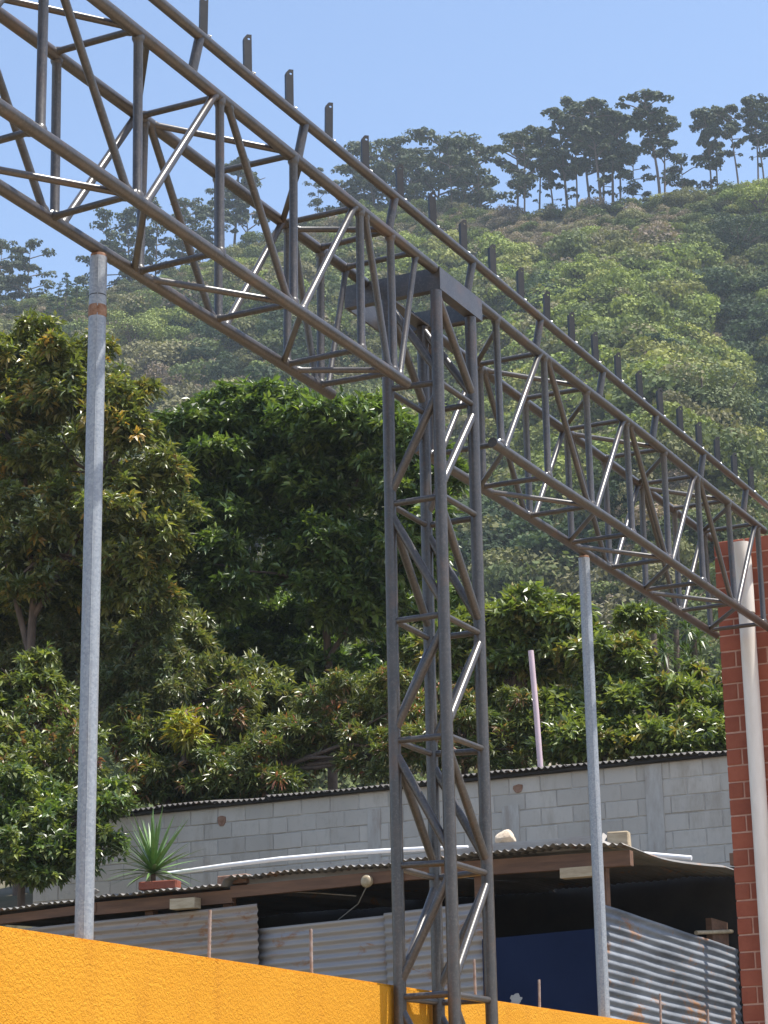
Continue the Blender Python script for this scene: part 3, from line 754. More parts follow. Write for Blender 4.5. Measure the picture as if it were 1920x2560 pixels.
# ------------------------------------------------------------------ near trees and shrubs
def foliage(lobes, nclust, seed, L=0.17, W=0.045, nleaf=(8, 13), palette=None, droop=0.30, spread=1.0, inner=0.5, subs=10):
    """leaf whorls spread through lobes [(centre, (rx, ry, rz))]"""
    rg = np.random.default_rng(seed)
    C = np.array([l[0][:] for l in lobes]); Rr = np.array([l[1] for l in lobes])
    nb = len(lobes); sc_, sr_ = [], []
    for q in range(nb):            # branch-end clumps on every lobe, flattened, with gaps between them
        for _ in range(subs):
            dd = rg.normal(size=3); dd /= np.linalg.norm(dd); k_ = rg.uniform(0.32, 0.52)
            sc_.append(C[q] + dd * Rr[q] * rg.uniform(0.6, 0.95)); sr_.append(Rr[q] * k_ * np.array([1.15, 1.15, 0.72]))
    C = np.concatenate([C, np.array(sc_)]); Rr = np.concatenate([Rr * 0.72, np.array(sr_)])
    w = (Rr.prod(1)) ** (2 / 3); w[:nb] *= 0.5; idx = rg.choice(len(C), nclust, p=w / w.sum())
    d = rg.normal(size=(nclust, 3)); d /= np.linalg.norm(d, axis=1, keepdims=True)
    d[:, 2] = np.where((d[:, 2] < -0.2) & (idx >= nb), -d[:, 2], d[:, 2])
    rad = inner + (1.06 - inner) * rg.random(nclust) ** 0.45
    bumpy = 1 + 0.13 * np.sin(d[:, 0] * 7 + idx) * np.sin(d[:, 1] * 6 + 2 * idx) + 0.10 * np.sin(d[:, 2] * 9 + idx * 3)
    P = C[idx] + d * Rr[idx] * (rad * bumpy)[:, None]
    # sub-clumping: pull towards random clump centres for gaps
    nc = max(6, nclust // 14); cc = rg.integers(0, nclust, nc)
    D2 = ((P[:, None, :] - P[None, cc, :]) ** 2).sum(2) if nclust * nc < 3e6 else None
    if D2 is not None:
        near = P[cc[np.argmin(D2, 1)]]; P = P + (near - P) * 0.25
    n_ = d / Rr[idx]; n_ /= np.linalg.norm(n_, axis=1, keepdims=True)
    ax = n_ * 0.75 + np.array([0, 0, 0.55]) + rg.normal(size=(nclust, 3)) * 0.35
    ax /= np.linalg.norm(ax, axis=1, keepdims=True)
    pal = np.array([p[0] for p in palette]); pw = np.array([p[1] for p in palette], float); pw /= pw.sum()
    # new growth colours sit at the outside
    cid = rg.choice(len(palette), nclust, p=pw)
    k = rg.integers(nleaf[0], nleaf[1] + 1, nclust); ci = np.repeat(np.arange(nclust), k); nl = len(ci)
    A = ax[ci]; r1 = rg.normal(size=(nl, 3)); r1 -= A * (r1 * A).sum(1, keepdims=True); r1 /= np.linalg.norm(r1, axis=1, keepdims=True)
    th_ = np.radians(rg.uniform(25, 100, nl) * spread)
    dl = A * np.cos(th_)[:, None] + r1 * np.sin(th_)[:, None]; dl[:, 2] -= droop * rg.uniform(0.2, 1.2, nl); dl /= np.linalg.norm(dl, axis=1, keepdims=True)
    s = np.cross(dl, np.array([0, 0, 1.0]) + rg.normal(size=(nl, 3)) * 0.5); s /= np.linalg.norm(s, axis=1, keepdims=True) + 1e-9
    up = np.cross(s, dl)
    ln = L * rg.uniform(0.65, 1.25, nl)[:, None]; wd = W * rg.uniform(0.7, 1.25, nl)[:, None]
    B = P[ci] + A * rg.uniform(-0.5, 0.35, nl)[:, None] * L + dl * 0.02
    m1 = B + dl * ln * 0.48 - up * wd * 0.18
    v0 = B; v1 = B + dl * ln * 0.42 + s * wd * 0.5 + up * wd * 0.12; v2 = B + dl * ln * 0.42 - s * wd * 0.5 + up * wd * 0.12
    tipd = dl.copy(); tipd[:, 2] -= 0.35; tip = m1 + tipd / np.linalg.norm(tipd, axis=1, keepdims=True) * ln * 0.52
    V = np.stack([v0, v1, m1, v2, tip], 1).reshape(-1, 3)
    b0 = (np.arange(nl) * 5)[:, None]
    T = np.concatenate([b0 + np.array([[0, 2, 1]]), b0 + np.array([[0, 3, 2]]), b0 + np.array([[1, 2, 4]]), b0 + np.array([[2, 3, 4]])], 1).reshape(-1, 3)
    col = pal[cid][ci] * rg.uniform(0.7, 1.35, nl)[:, None] * rg.uniform(0.8, 1.2, nclust)[ci][:, None]
    return V, T, np.repeat(np.clip(col, 0, 1), 5, axis=0), P
GREEN = [((0.082, 0.132, 0.032), 6), ((0.110, 0.168, 0.040), 5.5), ((0.165, 0.220, 0.052), 3.5), ((0.052, 0.086, 0.025), 3.5)]
OLIVE = [((0.131, 0.158, 0.039), 6), ((0.188, 0.194, 0.049), 5), ((0.264, 0.208, 0.053), 1.5), ((0.351, 0.220, 0.049), 0.55), ((0.088, 0.114, 0.036), 4)]
LIGHT = [((0.150, 0.192, 0.042), 5), ((0.195, 0.228, 0.054), 4.5), ((0.098, 0.136, 0.034), 4), ((0.25, 0.205, 0.055), 1.2), ((0.06, 0.088, 0.027), 1.5)]
BRONZE = [((0.127, 0.143, 0.040), 5), ((0.083, 0.118, 0.030), 5), ((0.226, 0.127, 0.058), 1.3), ((0.166, 0.180, 0.044), 3), ((0.284, 0.106, 0.053), 0.35)]
DULL = [((0.122, 0.142, 0.049), 5), ((0.094, 0.122, 0.042), 5), ((0.179, 0.168, 0.066), 3)]
def px_lobe(px, py, Y, rpx, rpy=None, ry=None):
    """a crown lobe standing at depth Y whose outline spans about rpx by rpy photo pixels"""
    c_ = atY(px, py, Y); k_ = (c_ - O).length / FPX
    rx = rpx * k_; rz_ = (rpy or rpx) * k_
    return (c_, (rx * 1.02, ry or rx, rz_))
def tree(name, lobes, nclust, seed, palette, label, cat, trunk=None, group=None, **kw):
    lo = min(l[0].z - l[1][2] for l in lobes)
    base = Vector(trunk[0][0]) if trunk else Vector((lobes[0][0].x, lobes[0][0].y, lo))
    base.z = max(base.z, terrace_z(base.y) - 0.05)
    root = thing(name, base, label, cat, group)
    V, T, Cc, P = foliage(lobes, nclust, seed, palette=palette, **kw)
    link('crown', fast_mesh('crown', V, T, Cc), M['leaf'], root)
    rg = random.Random(seed); m_ = MB()
    if trunk:
        for pts, r0, r1 in trunk:
            nP = len(pts); m_.tube(pts, [r0 + (r1 - r0) * i / (nP - 1) for i in range(nP)], 8)
        fork = Vector(trunk[0][0][-1]) if False else Vector(trunk[0][0]) if False else Vector(trunk[0][0][len(trunk[0][0]) - 1]) if isinstance(trunk[0][0][0], (tuple, Vector)) else base
    else:
        fork = base + Vector((0, 0, 0.35)); m_.tube([base - Vector((0, 0, 0.15)), base + Vector((0, 0, 0.2)), fork], [0.05, 0.045, 0.04], 7)
    for l in lobes:
        for q in range(3):
            e_ = l[0] + Vector((rg.uniform(-.5, .5) * l[1][0], rg.uniform(-.5, .5) * l[1][1], rg.uniform(-.2, .6) * l[1][2]))
            mid = (fork + e_) / 2 + Vector((rg.uniform(-.15, .15), rg.uniform(-.15, .15), rg.uniform(-.1, .2)))
            m_.tube([fork, mid, e_], [0.04, 0.026, 0.008], 6)
    m_.build('trunk', M['bark'], root)
    return root
def stem(pxs, Y, r0, r1):
    return ([atY(p, q, Y) for p, q in pxs], r0, r1)
def tree2(name, lobes, nclust, seed, palette, label, cat, stems, group=None, **kw):
    """tree whose trunk limbs are given as poly-lines"""
    b0 = Vector(stems[0][0][0]); b0.z = terrace_z(b0.y)
    root = thing(name, b0, label, cat, group)
    V, T, Cc, P = foliage(lobes, nclust, seed, palette=palette, **kw)
    link('crown', fast_mesh('crown', V, T, Cc), M['leaf'], root)
    m_ = MB(); rg = random.Random(seed)
    first = True
    for pts, r0, r1 in stems:
        pts = list(pts)
        if first: pts = [Vector((pts[0].x, pts[0].y, b0.z - 0.2))] + pts; first = False
        nP = len(pts); m_.tube(pts, [r0 + (r1 - r0) * i / (nP - 1) for i in range(nP)], 8)
    tops = [Vector(s_[0][-1]) for s_ in stems]
    for l in lobes:
        f_ = min(tops, key=lambda q: (q - l[0]).length)
        for q in range(3):
            e_ = l[0] + Vector((rg.uniform(-.6, .6) * l[1][0], rg.uniform(-.6, .6) * l[1][1], rg.uniform(-.3, .6) * l[1][2]))
            mid = (f_ + e_) / 2 + Vector((rg.uniform(-.15, .15), rg.uniform(-.15, .15), rg.uniform(-.1, .2)))
            m_.tube([f_, mid, e_], [0.032, 0.022, 0.007], 6)
    m_.build('trunk', M['bark'], root)
    return root

# left mango tree with olive and bronze foliage
L1 = [px_lobe(60, 930, 25.5, 130, 130), px_lobe(-90, 960, 25.8, 150, 150), px_lobe(190, 960, 25.2, 110, 120), px_lobe(300, 985, 25.0, 85, 85), px_lobe(20, 1130, 25.6, 190, 150),
      px_lobe(230, 1150, 25.2, 170, 130), px_lobe(370, 1180, 25.2, 100, 130), px_lobe(395, 1310, 25.3, 85, 110), px_lobe(60, 1330, 25.5, 200, 110), px_lobe(280, 1330, 25.2, 170, 120),
      px_lobe(-130, 1250, 26, 180, 200), px_lobe(130, 1480, 26.2, 190, 80), px_lobe(330, 1450, 25.4, 110, 90), px_lobe(-100, 1500, 26.2, 140, 100)]
tree2('mango_tree', L1, 6200, 11, OLIVE, 'tall olive and bronze leaved mango tree behind the left galvanised post', 'tree',
      [stem([(60, 1760), (75, 1640), (85, 1500), (120, 1380)], 25.7, 0.085, 0.05), stem([(75, 1640), (35, 1480), (5, 1350), (-20, 1200)], 25.7, 0.05, 0.03),
       stem([(85, 1540), (150, 1430), (200, 1330), (260, 1200)], 25.7, 0.045, 0.022), stem([(85, 1500), (70, 1300), (60, 1150)], 25.7, 0.05, 0.025)], L=0.15, W=0.06)
L2 = [px_lobe(480, 1120, 28.6, 70, 80), px_lobe(560, 1080, 29, 130, 95), px_lobe(700, 1060, 29, 150, 85), px_lobe(850, 1060, 29, 140, 80), px_lobe(970, 1090, 29, 90, 90), px_lobe(500, 1190, 28.7, 85, 110),
      px_lobe(640, 1180, 29.2, 170, 110), px_lobe(820, 1190, 29.5, 190, 120), px_lobe(990, 1220, 28.9, 90, 120), px_lobe(480, 1330, 28.4, 110, 110), px_lobe(560, 1450, 28.3, 110, 110),
      px_lobe(700, 1350, 29.5, 150, 120), px_lobe(800, 1400, 28.6, 120, 90), px_lobe(950, 1390, 29.2, 130, 120), px_lobe(870, 1530, 29.4, 110, 80), px_lobe(470, 1520, 28.6, 90, 110), px_lobe(1060, 1350, 29.2, 100, 110), px_lobe(1090, 1180, 29.3, 60, 90)]
tree2('mango_tree', L2, 7600, 12, GREEN, 'big dark green round-crowned mango tree left of the tower', 'tree',
      [stem([(830, 1790), (820, 1640), (815, 1560), (790, 1450)], 29.6, 0.085, 0.05), stem([(822, 1640), (880, 1560), (930, 1480)], 29.6, 0.045, 0.025),
       stem([(790, 1450), (700, 1300), (640, 1200)], 29.6, 0.045, 0.02), stem([(800, 1480), (860, 1300), (900, 1180)], 29.6, 0.045, 0.02)], L=0.165, W=0.07)
L3 = [px_lobe(1280, 1540, 28, 100, 75), px_lobe(1370, 1560, 28, 90, 75), px_lobe(1440, 1620, 27.8, 80, 90), px_lobe(1230, 1620, 28, 90, 90), px_lobe(1330, 1650, 28, 110, 80), px_lobe(1240, 1730, 28.2, 100, 80), px_lobe(1120, 1650, 28.6, 100, 120)]
tree('mango_tree', L3, 2400, 13, LIGHT, 'bright green leafy tree between the tower and the right post', 'tree', L=0.15, W=0.066)
L4 = [px_lobe(1500, 1680, 27, 90, 90), px_lobe(1420, 1780, 26.6, 80, 80), px_lobe(1530, 1800, 26.6, 90, 85), px_lobe(1470, 1880, 26.2, 100, 60), px_lobe(1560, 1700, 27.4, 70, 80), px_lobe(1400, 1860, 26.2, 80, 70)]
tree('leafy_shrub', L4, 1500, 14, LIGHT, 'light green leafy shrub behind the right galvanised post, above the wall', 'shrub', L=0.135, W=0.06)
L5 = [px_lobe(1650, 1760, 27, 90, 70), px_lobe(1740, 1790, 27, 90, 80), px_lobe(1680, 1860, 26.4, 110, 55), px_lobe(1790, 1860, 26.6, 100, 60), px_lobe(1600, 1850, 26.3, 70, 60), px_lobe(1800, 1720, 27.6, 80, 90), px_lobe(1590, 1590, 28.6, 70, 70)]
tree('leafy_shrub', L5, 1500, 15, LIGHT, 'spreading green shrub between the right post and the brick pillar', 'shrub', L=0.13, W=0.056)
L6 = [px_lobe(690, 1880, 25.6, 110, 90), px_lobe(800, 1830, 25.8, 90, 110), px_lobe(880, 1790, 25.9, 90, 110), px_lobe(930, 1890, 25.5, 90, 70), px_lobe(1010, 1800, 26.0, 90, 110), px_lobe(1060, 1880, 25.6, 90, 60)]
tree('weedy_shrub', L6, 2600, 16, BRONZE, 'weedy narrow-leaved shrub above the wall just left of the tower', 'shrub', L=0.125, W=0.03, droop=0.3)
L7 = [px_lobe(420, 1960, 25.2, 100, 70), px_lobe(540, 1960, 25.2, 100, 70), px_lobe(500, 1860, 25.5, 110, 90), px_lobe(620, 1950, 25.1, 80, 60), px_lobe(360, 1840, 25.6, 100, 100), px_lobe(600, 1800, 26, 80, 80), px_lobe(700, 1960, 25.1, 70, 40)]
tree('drooping_shrub', L7, 2800, 17, BRONZE, 'drooping bronze and green shrub above the left end of the block wall', 'shrub', L=0.135, W=0.036, droop=0.6)
L8 = [px_lobe(200, 1620, 26.6, 110, 90), px_lobe(120, 1690, 26.6, 100, 80), px_lobe(0, 1650, 26.8, 120, 90), px_lobe(430, 1690, 25.9, 90, 90), px_lobe(330, 1650, 25.8, 110, 110), px_lobe(400, 1560, 25.9, 70, 70), px_lobe(300, 1770, 25.7, 100, 90)]
tree('dull_shrub', L8, 2000, 18, DULL, 'dull grey-green bushy shrub under the mango tree, right of the left post', 'shrub', L=0.12, W=0.034)
L9 = [px_lobe(462, 1815, 25.0, 42, 38), px_lobe(475, 1850, 24.95, 40, 30)]
tree('yellow_sapling', L9, 70, 19, [((0.30, 0.26, 0.03), 4), ((0.22, 0.26, 0.035), 4), ((0.32, 0.18, 0.03), 1)], 'small yellow-green sapling tuft glowing among the dark shrubs', 'sapling', L=0.2, W=0.045, droop=0.7)
L10 = [px_lobe(60, 2010, 21.6, 130, 90), px_lobe(180, 2050, 21.4, 110, 80), px_lobe(80, 2160, 21.3, 140, 70), px_lobe(230, 2130, 21.4, 70, 70), px_lobe(-80, 2080, 21.6, 120, 120), px_lobe(260, 2010, 21.8, 60, 70)]
tree('dense_shrub', L10, 1700, 20, GREEN[:2] + LIGHT[1:3] + DULL[:1], 'dense glossy shrub at the left behind the shed roof', 'shrub', L=0.11, W=0.05)
L11 = [px_lobe(60, 1830, 23.2, 150, 90), px_lobe(-90, 1800, 23.4, 130, 130), px_lobe(170, 1900, 22.8, 100, 80), px_lobe(30, 1930, 22.6, 130, 70), px_lobe(90, 1720, 24, 110, 70)]
tree('broadleaf_shrub', L11, 2400, 21, BRONZE + LIGHT[:2], 'mixed broad-leaved shrub with orange tips at the left edge', 'shrub', L=0.12, W=0.046, droop=0.5)
L12 = [px_lobe(1160, 1850, 26.0, 80, 80), px_lobe(1250, 1880, 26.0, 80, 60), px_lobe(1290, 1820, 26.4, 80, 90), px_lobe(1130, 1770, 26.6, 70, 70)]
tree('weedy_shrub', L12, 1500, 22, BRONZE, 'weedy bronze-tipped shrub behind the faded pink pipe', 'shrub', L=0.115, W=0.03, droop=0.35)
L13 = [px_lobe(660, 1560, 31, 110, 90), px_lobe(760, 1540, 31.2, 110, 90), px_lobe(560, 1660, 30, 120, 110), px_lobe(720, 1680, 30.5, 130, 110), px_lobe(900, 1690, 30.5, 130, 90), px_lobe(1050, 1560, 31, 110, 110)]
tree('shaded_shrub', L13, 2600, 23, GREEN, 'dark green shrub in the shade beneath the big mango tree', 'shrub', L=0.16, W=0.066)

L14 = [px_lobe(-60, 1560, 27.4, 130, 110), px_lobe(90, 1560, 27.4, 130, 110), px_lobe(230, 1540, 27.4, 120, 110), px_lobe(370, 1600, 27.2, 110, 110), px_lobe(480, 1620, 27.2, 100, 100), px_lobe(60, 1440, 27.6, 150, 90), px_lobe(300, 1450, 27.6, 140, 90), px_lobe(450, 1740, 27, 110, 100), px_lobe(620, 1740, 27.2, 110, 100), px_lobe(760, 1760, 27.2, 110, 90)]
tree('shaded_shrub', L14, 3600, 24, DULL + OLIVE[:2] + GREEN[3:], 'tangled dark undergrowth mass behind the left galvanised post, under the olive mango', 'shrub', L=0.14, W=0.05)
# dracaena group at the right
for q, (px, py, Y, lab) in enumerate(((1635, 1585, 28.2, 'leftmost tall dracaena with a rosette of strap leaves, near the brick pillar'), (1690, 1575, 28.6, 'dracaena with a wide strap-leaf rosette, second from the left in its group'),
                                      (1735, 1600, 28.3, 'dracaena rosette third from the left, beside the brick pillar'), (1665, 1640, 27.6, 'short shaded dracaena standing in front of the others'))):
    top = atY(px, py, Y); bz = terrace_z(Y)
    root = thing('dracaena', (top.x, top.y, bz), lab, 'plant', 'dracaenas beside the brick pillar')
    m_ = MB(); m_.tube([(top.x + 0.05, top.y, bz - 0.1), (top.x - 0.03, top.y, (bz + top.z) / 2), tuple(top)], [0.06, 0.05, 0.04], 8); m_.build('trunk', M['bark'], root)
    rg = np.random.default_rng(40 + q); vv_ = []; tt_ = []; cc_ = []
    for hd in range(2):
        ctr = np.array(top[:]) + np.array([rg.uniform(-.14, .14), rg.uniform(-.2, .2), -0.25 * hd])
        for i in range(46):
            e_ = math.radians(rg.uniform(-45, 80)); a_ = rg.uniform(0, 6.28); L = rg.uniform(0.20, 0.30)
            d_ = np.array([math.cos(e_) * math.cos(a_), math.cos(e_) * math.sin(a_), math.sin(e_)]); s_ = np.cross(d_, [0, 0, 1.0]); s_ /= np.linalg.norm(s_) + 1e-6
            b_ = len(vv_); w = 0.014
            vv_ += [ctr, ctr + d_ * L * .5 + s_ * w + [0, 0, -.01], ctr + d_ * L * .5 - s_ * w + [0, 0, -.01], ctr + d_ * L + [0, 0, -0.10]]
            tt_ += [(b_, b_ + 2, b_ + 1), (b_ + 1, b_ + 2, b_ + 3)]
            cc_ += [np.array((0.055, 0.095, 0.022)) * rg.uniform(0.6, 1.5)] * 4
    link('rosette', fast_mesh('rosette', np.array(vv_), np.array(tt_), np.array(cc_)), M['leaf'], root)

# ------------------------------------------------------------------ hillside scrub (one mass) and ridge pines
def clump_mesh(name, seed, lobes, nq, size, flat=0.0, shade=(0.75, 1.3)):
    rg = np.random.default_rng(seed)
    C = np.array([l[:3] for l in lobes]); R_ = np.array([[l[3], l[3], l[4]] for l in lobes])
    w = (R_[:, 0] ** 2); idx = rg.choice(len(lobes), nq, p=w / w.sum())
    d = rg.normal(size=(nq, 3)); d /= np.linalg.norm(d, axis=1, keepdims=True)
    d[:, 2] = np.where(d[:, 2] < -0.35, -d[:, 2], d[:, 2])
    P = C[idx] + d * R_[idx] * (0.7 + 0.36 * rg.random(nq))[:, None]
    nrm = d + rg.normal(size=(nq, 3)) * 0.55; nrm[:, 2] += flat; nrm /= np.linalg.norm(nrm, axis=1, keepdims=True)
    a = np.cross(nrm, rg.normal(size=(nq, 3))); a /= np.linalg.norm(a, axis=1, keepdims=True); b = np.cross(nrm, a)
    s = size * rg.uniform(0.5, 1.3, nq)[:, None]
    V = np.stack([P - a * s - b * s * .25, P + a * s * .2 - b * s * .8, P + a * s + b * s * .2, P - a * s * .1 + b * s * .85], 1).reshape(-1, 3)
    b0 = (np.arange(nq) * 4)[:, None]
    T = np.concatenate([b0 + [[0, 1, 2]], b0 + [[0, 2, 3]]], 1).reshape(-1, 3)
    c_ = np.repeat(rg.uniform(shade[0], shade[1], nq)[:, None] * np.ones((1, 3)), 4, axis=0)
    return fast_mesh(name, V, T, c_)
protos = []
for k in range(4):   # rounded leafy crowns, unit radius about 1
    r = random.Random(100 + k)
    lb = [(0, 0, 0.75, 0.62, 0.55)] + [(0.6 * math.cos(a), 0.6 * math.sin(a), r.uniform(0.35, 0.8), r.uniform(0.35, 0.5), r.uniform(0.3, 0.45)) for a in [r.uniform(0, 6.28) for _ in range(6)]]
    protos.append(clump_mesh('scrub_crown', 200 + k, lb, 1300, 0.058))
for k in range(3):   # thin twiggy dry bushes
    r = random.Random(120 + k)
    lb = [(r.uniform(-.5, .5), r.uniform(-.5, .5), r.uniform(.2, .8), .5, .45) for _ in range(5)]
    me_ = clump_mesh('scrub_dry', 220 + k, lb, 800, 0.055)
    protos.append(me_)
pobj = []
for k, me_ in enumerate(protos):
    me_.materials.append(M['scrub']); o = bpy.data.objects.new('scrub_source', me_); pobj.append(o)

# where the slope is green and where dry, in photo pixels (patches of real vegetation colour)
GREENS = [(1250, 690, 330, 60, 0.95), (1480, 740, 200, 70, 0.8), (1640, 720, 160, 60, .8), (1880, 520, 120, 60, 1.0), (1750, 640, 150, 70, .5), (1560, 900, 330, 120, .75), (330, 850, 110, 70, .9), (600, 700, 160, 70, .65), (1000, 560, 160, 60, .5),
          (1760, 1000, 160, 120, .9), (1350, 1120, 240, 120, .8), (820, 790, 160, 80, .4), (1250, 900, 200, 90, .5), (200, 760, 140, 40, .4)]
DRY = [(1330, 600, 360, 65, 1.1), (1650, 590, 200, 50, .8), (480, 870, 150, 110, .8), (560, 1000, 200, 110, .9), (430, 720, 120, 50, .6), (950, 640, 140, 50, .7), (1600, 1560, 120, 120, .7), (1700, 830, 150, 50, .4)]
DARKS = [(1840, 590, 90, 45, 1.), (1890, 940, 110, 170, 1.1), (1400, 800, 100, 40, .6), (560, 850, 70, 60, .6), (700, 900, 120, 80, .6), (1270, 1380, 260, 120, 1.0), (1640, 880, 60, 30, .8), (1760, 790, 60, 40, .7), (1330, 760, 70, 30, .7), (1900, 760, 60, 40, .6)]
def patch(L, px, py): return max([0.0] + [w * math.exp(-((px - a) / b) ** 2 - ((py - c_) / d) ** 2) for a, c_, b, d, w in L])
def project(P):
    q = CAM_R.transposed() @ (Vector(P) - O); return (CX + FPX * q.x / -q.z, CY - FPX * q.y / -q.z)
rg = random.Random(5); pts = []; scl = []; rot = []; var = []; tin = []
a0, a1 = az_of(-380), az_of(2300)
TINTS = {'dry': [(0.235, 0.185, 0.140), (0.20, 0.165, 0.122), (0.25, 0.205, 0.160), (0.185, 0.17, 0.108)],
         'green': [(0.18, 0.22, 0.056), (0.215, 0.25, 0.068), (0.145, 0.185, 0.05), (0.225, 0.235, 0.076)],
         'dark': [(0.036, 0.058, 0.026), (0.048, 0.074, 0.032)],
         'mid': [(0.125, 0.150, 0.055), (0.145, 0.148, 0.064), (0.098, 0.125, 0.048), (0.165, 0.155, 0.082)]}
def scatter(target, rlo, rhi, carpet):
    c0 = len(pts)
    while len(pts) - c0 < target:
        az = rg.uniform(a0, a1); s = rg.random() ** 0.6 * 1.05
        if s < 0.05: continue
        P = hill_pt(az, s); px, py = project(P)
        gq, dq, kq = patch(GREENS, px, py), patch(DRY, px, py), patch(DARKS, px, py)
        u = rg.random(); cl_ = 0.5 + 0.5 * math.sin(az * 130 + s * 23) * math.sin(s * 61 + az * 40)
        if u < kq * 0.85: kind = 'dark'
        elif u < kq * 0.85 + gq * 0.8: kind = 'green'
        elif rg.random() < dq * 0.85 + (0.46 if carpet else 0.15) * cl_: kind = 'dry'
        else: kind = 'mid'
        if not carpet and kind == 'dry' and rg.random() < 0.7: continue
        R_ = rg.uniform(rlo, rhi) * (0.8 if s < 0.4 else 1.0)
        if not carpet and s > 0.93: R_ *= 0.6
        v_ = 4 + rg.randrange(3) if kind == 'dry' else (rg.randrange(4) if kind != 'mid' else rg.randrange(7))
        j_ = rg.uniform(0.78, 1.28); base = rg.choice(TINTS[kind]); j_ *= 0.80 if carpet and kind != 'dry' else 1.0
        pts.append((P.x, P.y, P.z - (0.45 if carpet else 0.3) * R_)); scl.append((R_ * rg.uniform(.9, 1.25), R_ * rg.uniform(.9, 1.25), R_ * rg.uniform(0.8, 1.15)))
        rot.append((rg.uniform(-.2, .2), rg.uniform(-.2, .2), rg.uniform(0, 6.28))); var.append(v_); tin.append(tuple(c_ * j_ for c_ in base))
scatter(11000, 0.9, 1.9, True); scatter(3300, 1.8, 4.2, False)
me = bpy.data.meshes.new('hillside_scrub'); me.from_pydata(pts, [], [])
for nm, dat in (('scl', scl), ('rot', rot), ('tint', tin)):
    at_ = me.attributes.new(nm, 'FLOAT_VECTOR', 'POINT'); at_.data.foreach_set('vector', np.array(dat, dtype=np.float32).ravel())
at_ = me.attributes.new('variant', 'INT', 'POINT'); at_.data.foreach_set('value', np.array(var, dtype=np.int32))
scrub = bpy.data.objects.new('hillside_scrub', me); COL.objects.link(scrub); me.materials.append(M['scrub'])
tag(scrub, 'mixed green and dry brown scrub covering the hillside', 'scrub', kind='stuff')
ng = bpy.data.node_groups.new('scrub_instances', 'GeometryNodeTree')
ng.interface.new_socket('Geometry', in_out='INPUT', socket_type='NodeSocketGeometry'); ng.interface.new_socket('Geometry', in_out='OUTPUT', socket_type='NodeSocketGeometry')
gi, go = ng.nodes.new('NodeGroupInput'), ng.nodes.new('NodeGroupOutput'); jn = ng.nodes.new('GeometryNodeJoinGeometry')
def named(nm, dt):
    n_ = ng.nodes.new('GeometryNodeInputNamedAttribute'); n_.data_type = dt; n_.inputs['Name'].default_value = nm
    return next(o_ for o_ in n_.outputs if o_.enabled and o_.name == 'Attribute')
sv, rv, vv2 = named('scl', 'FLOAT_VECTOR'), named('rot', 'FLOAT_VECTOR'), named('variant', 'INT')
for k, o in enumerate(pobj):
    oi = ng.nodes.new('GeometryNodeObjectInfo'); oi.inputs['Object'].default_value = o; oi.inputs['As Instance'].default_value = True
    cp = ng.nodes.new('FunctionNodeCompare'); cp.data_type = 'INT'; cp.operation = 'EQUAL'
    ia = [s_ for s_ in cp.inputs if s_.enabled and s_.name == 'A'][0]; ib = [s_ for s_ in cp.inputs if s_.enabled and s_.name == 'B'][0]
    ng.links.new(vv2, ia); ib.default_value = k
    ip = ng.nodes.new('GeometryNodeInstanceOnPoints')
    ng.links.new(gi.outputs[0], ip.inputs['Points']); ng.links.new(cp.outputs[0], ip.inputs['Selection']); ng.links.new(oi.outputs['Geometry'], ip.inputs['Instance'])
    ng.links.new(rv, ip.inputs['Rotation']); ng.links.new(sv, ip.inputs['Scale']); ng.links.new(ip.outputs[0], jn.inputs[0])
ng.links.new(jn.outputs[0], go.inputs[0])
md = scrub.modifiers.new('scatter', 'NODES'); md.node_group = ng

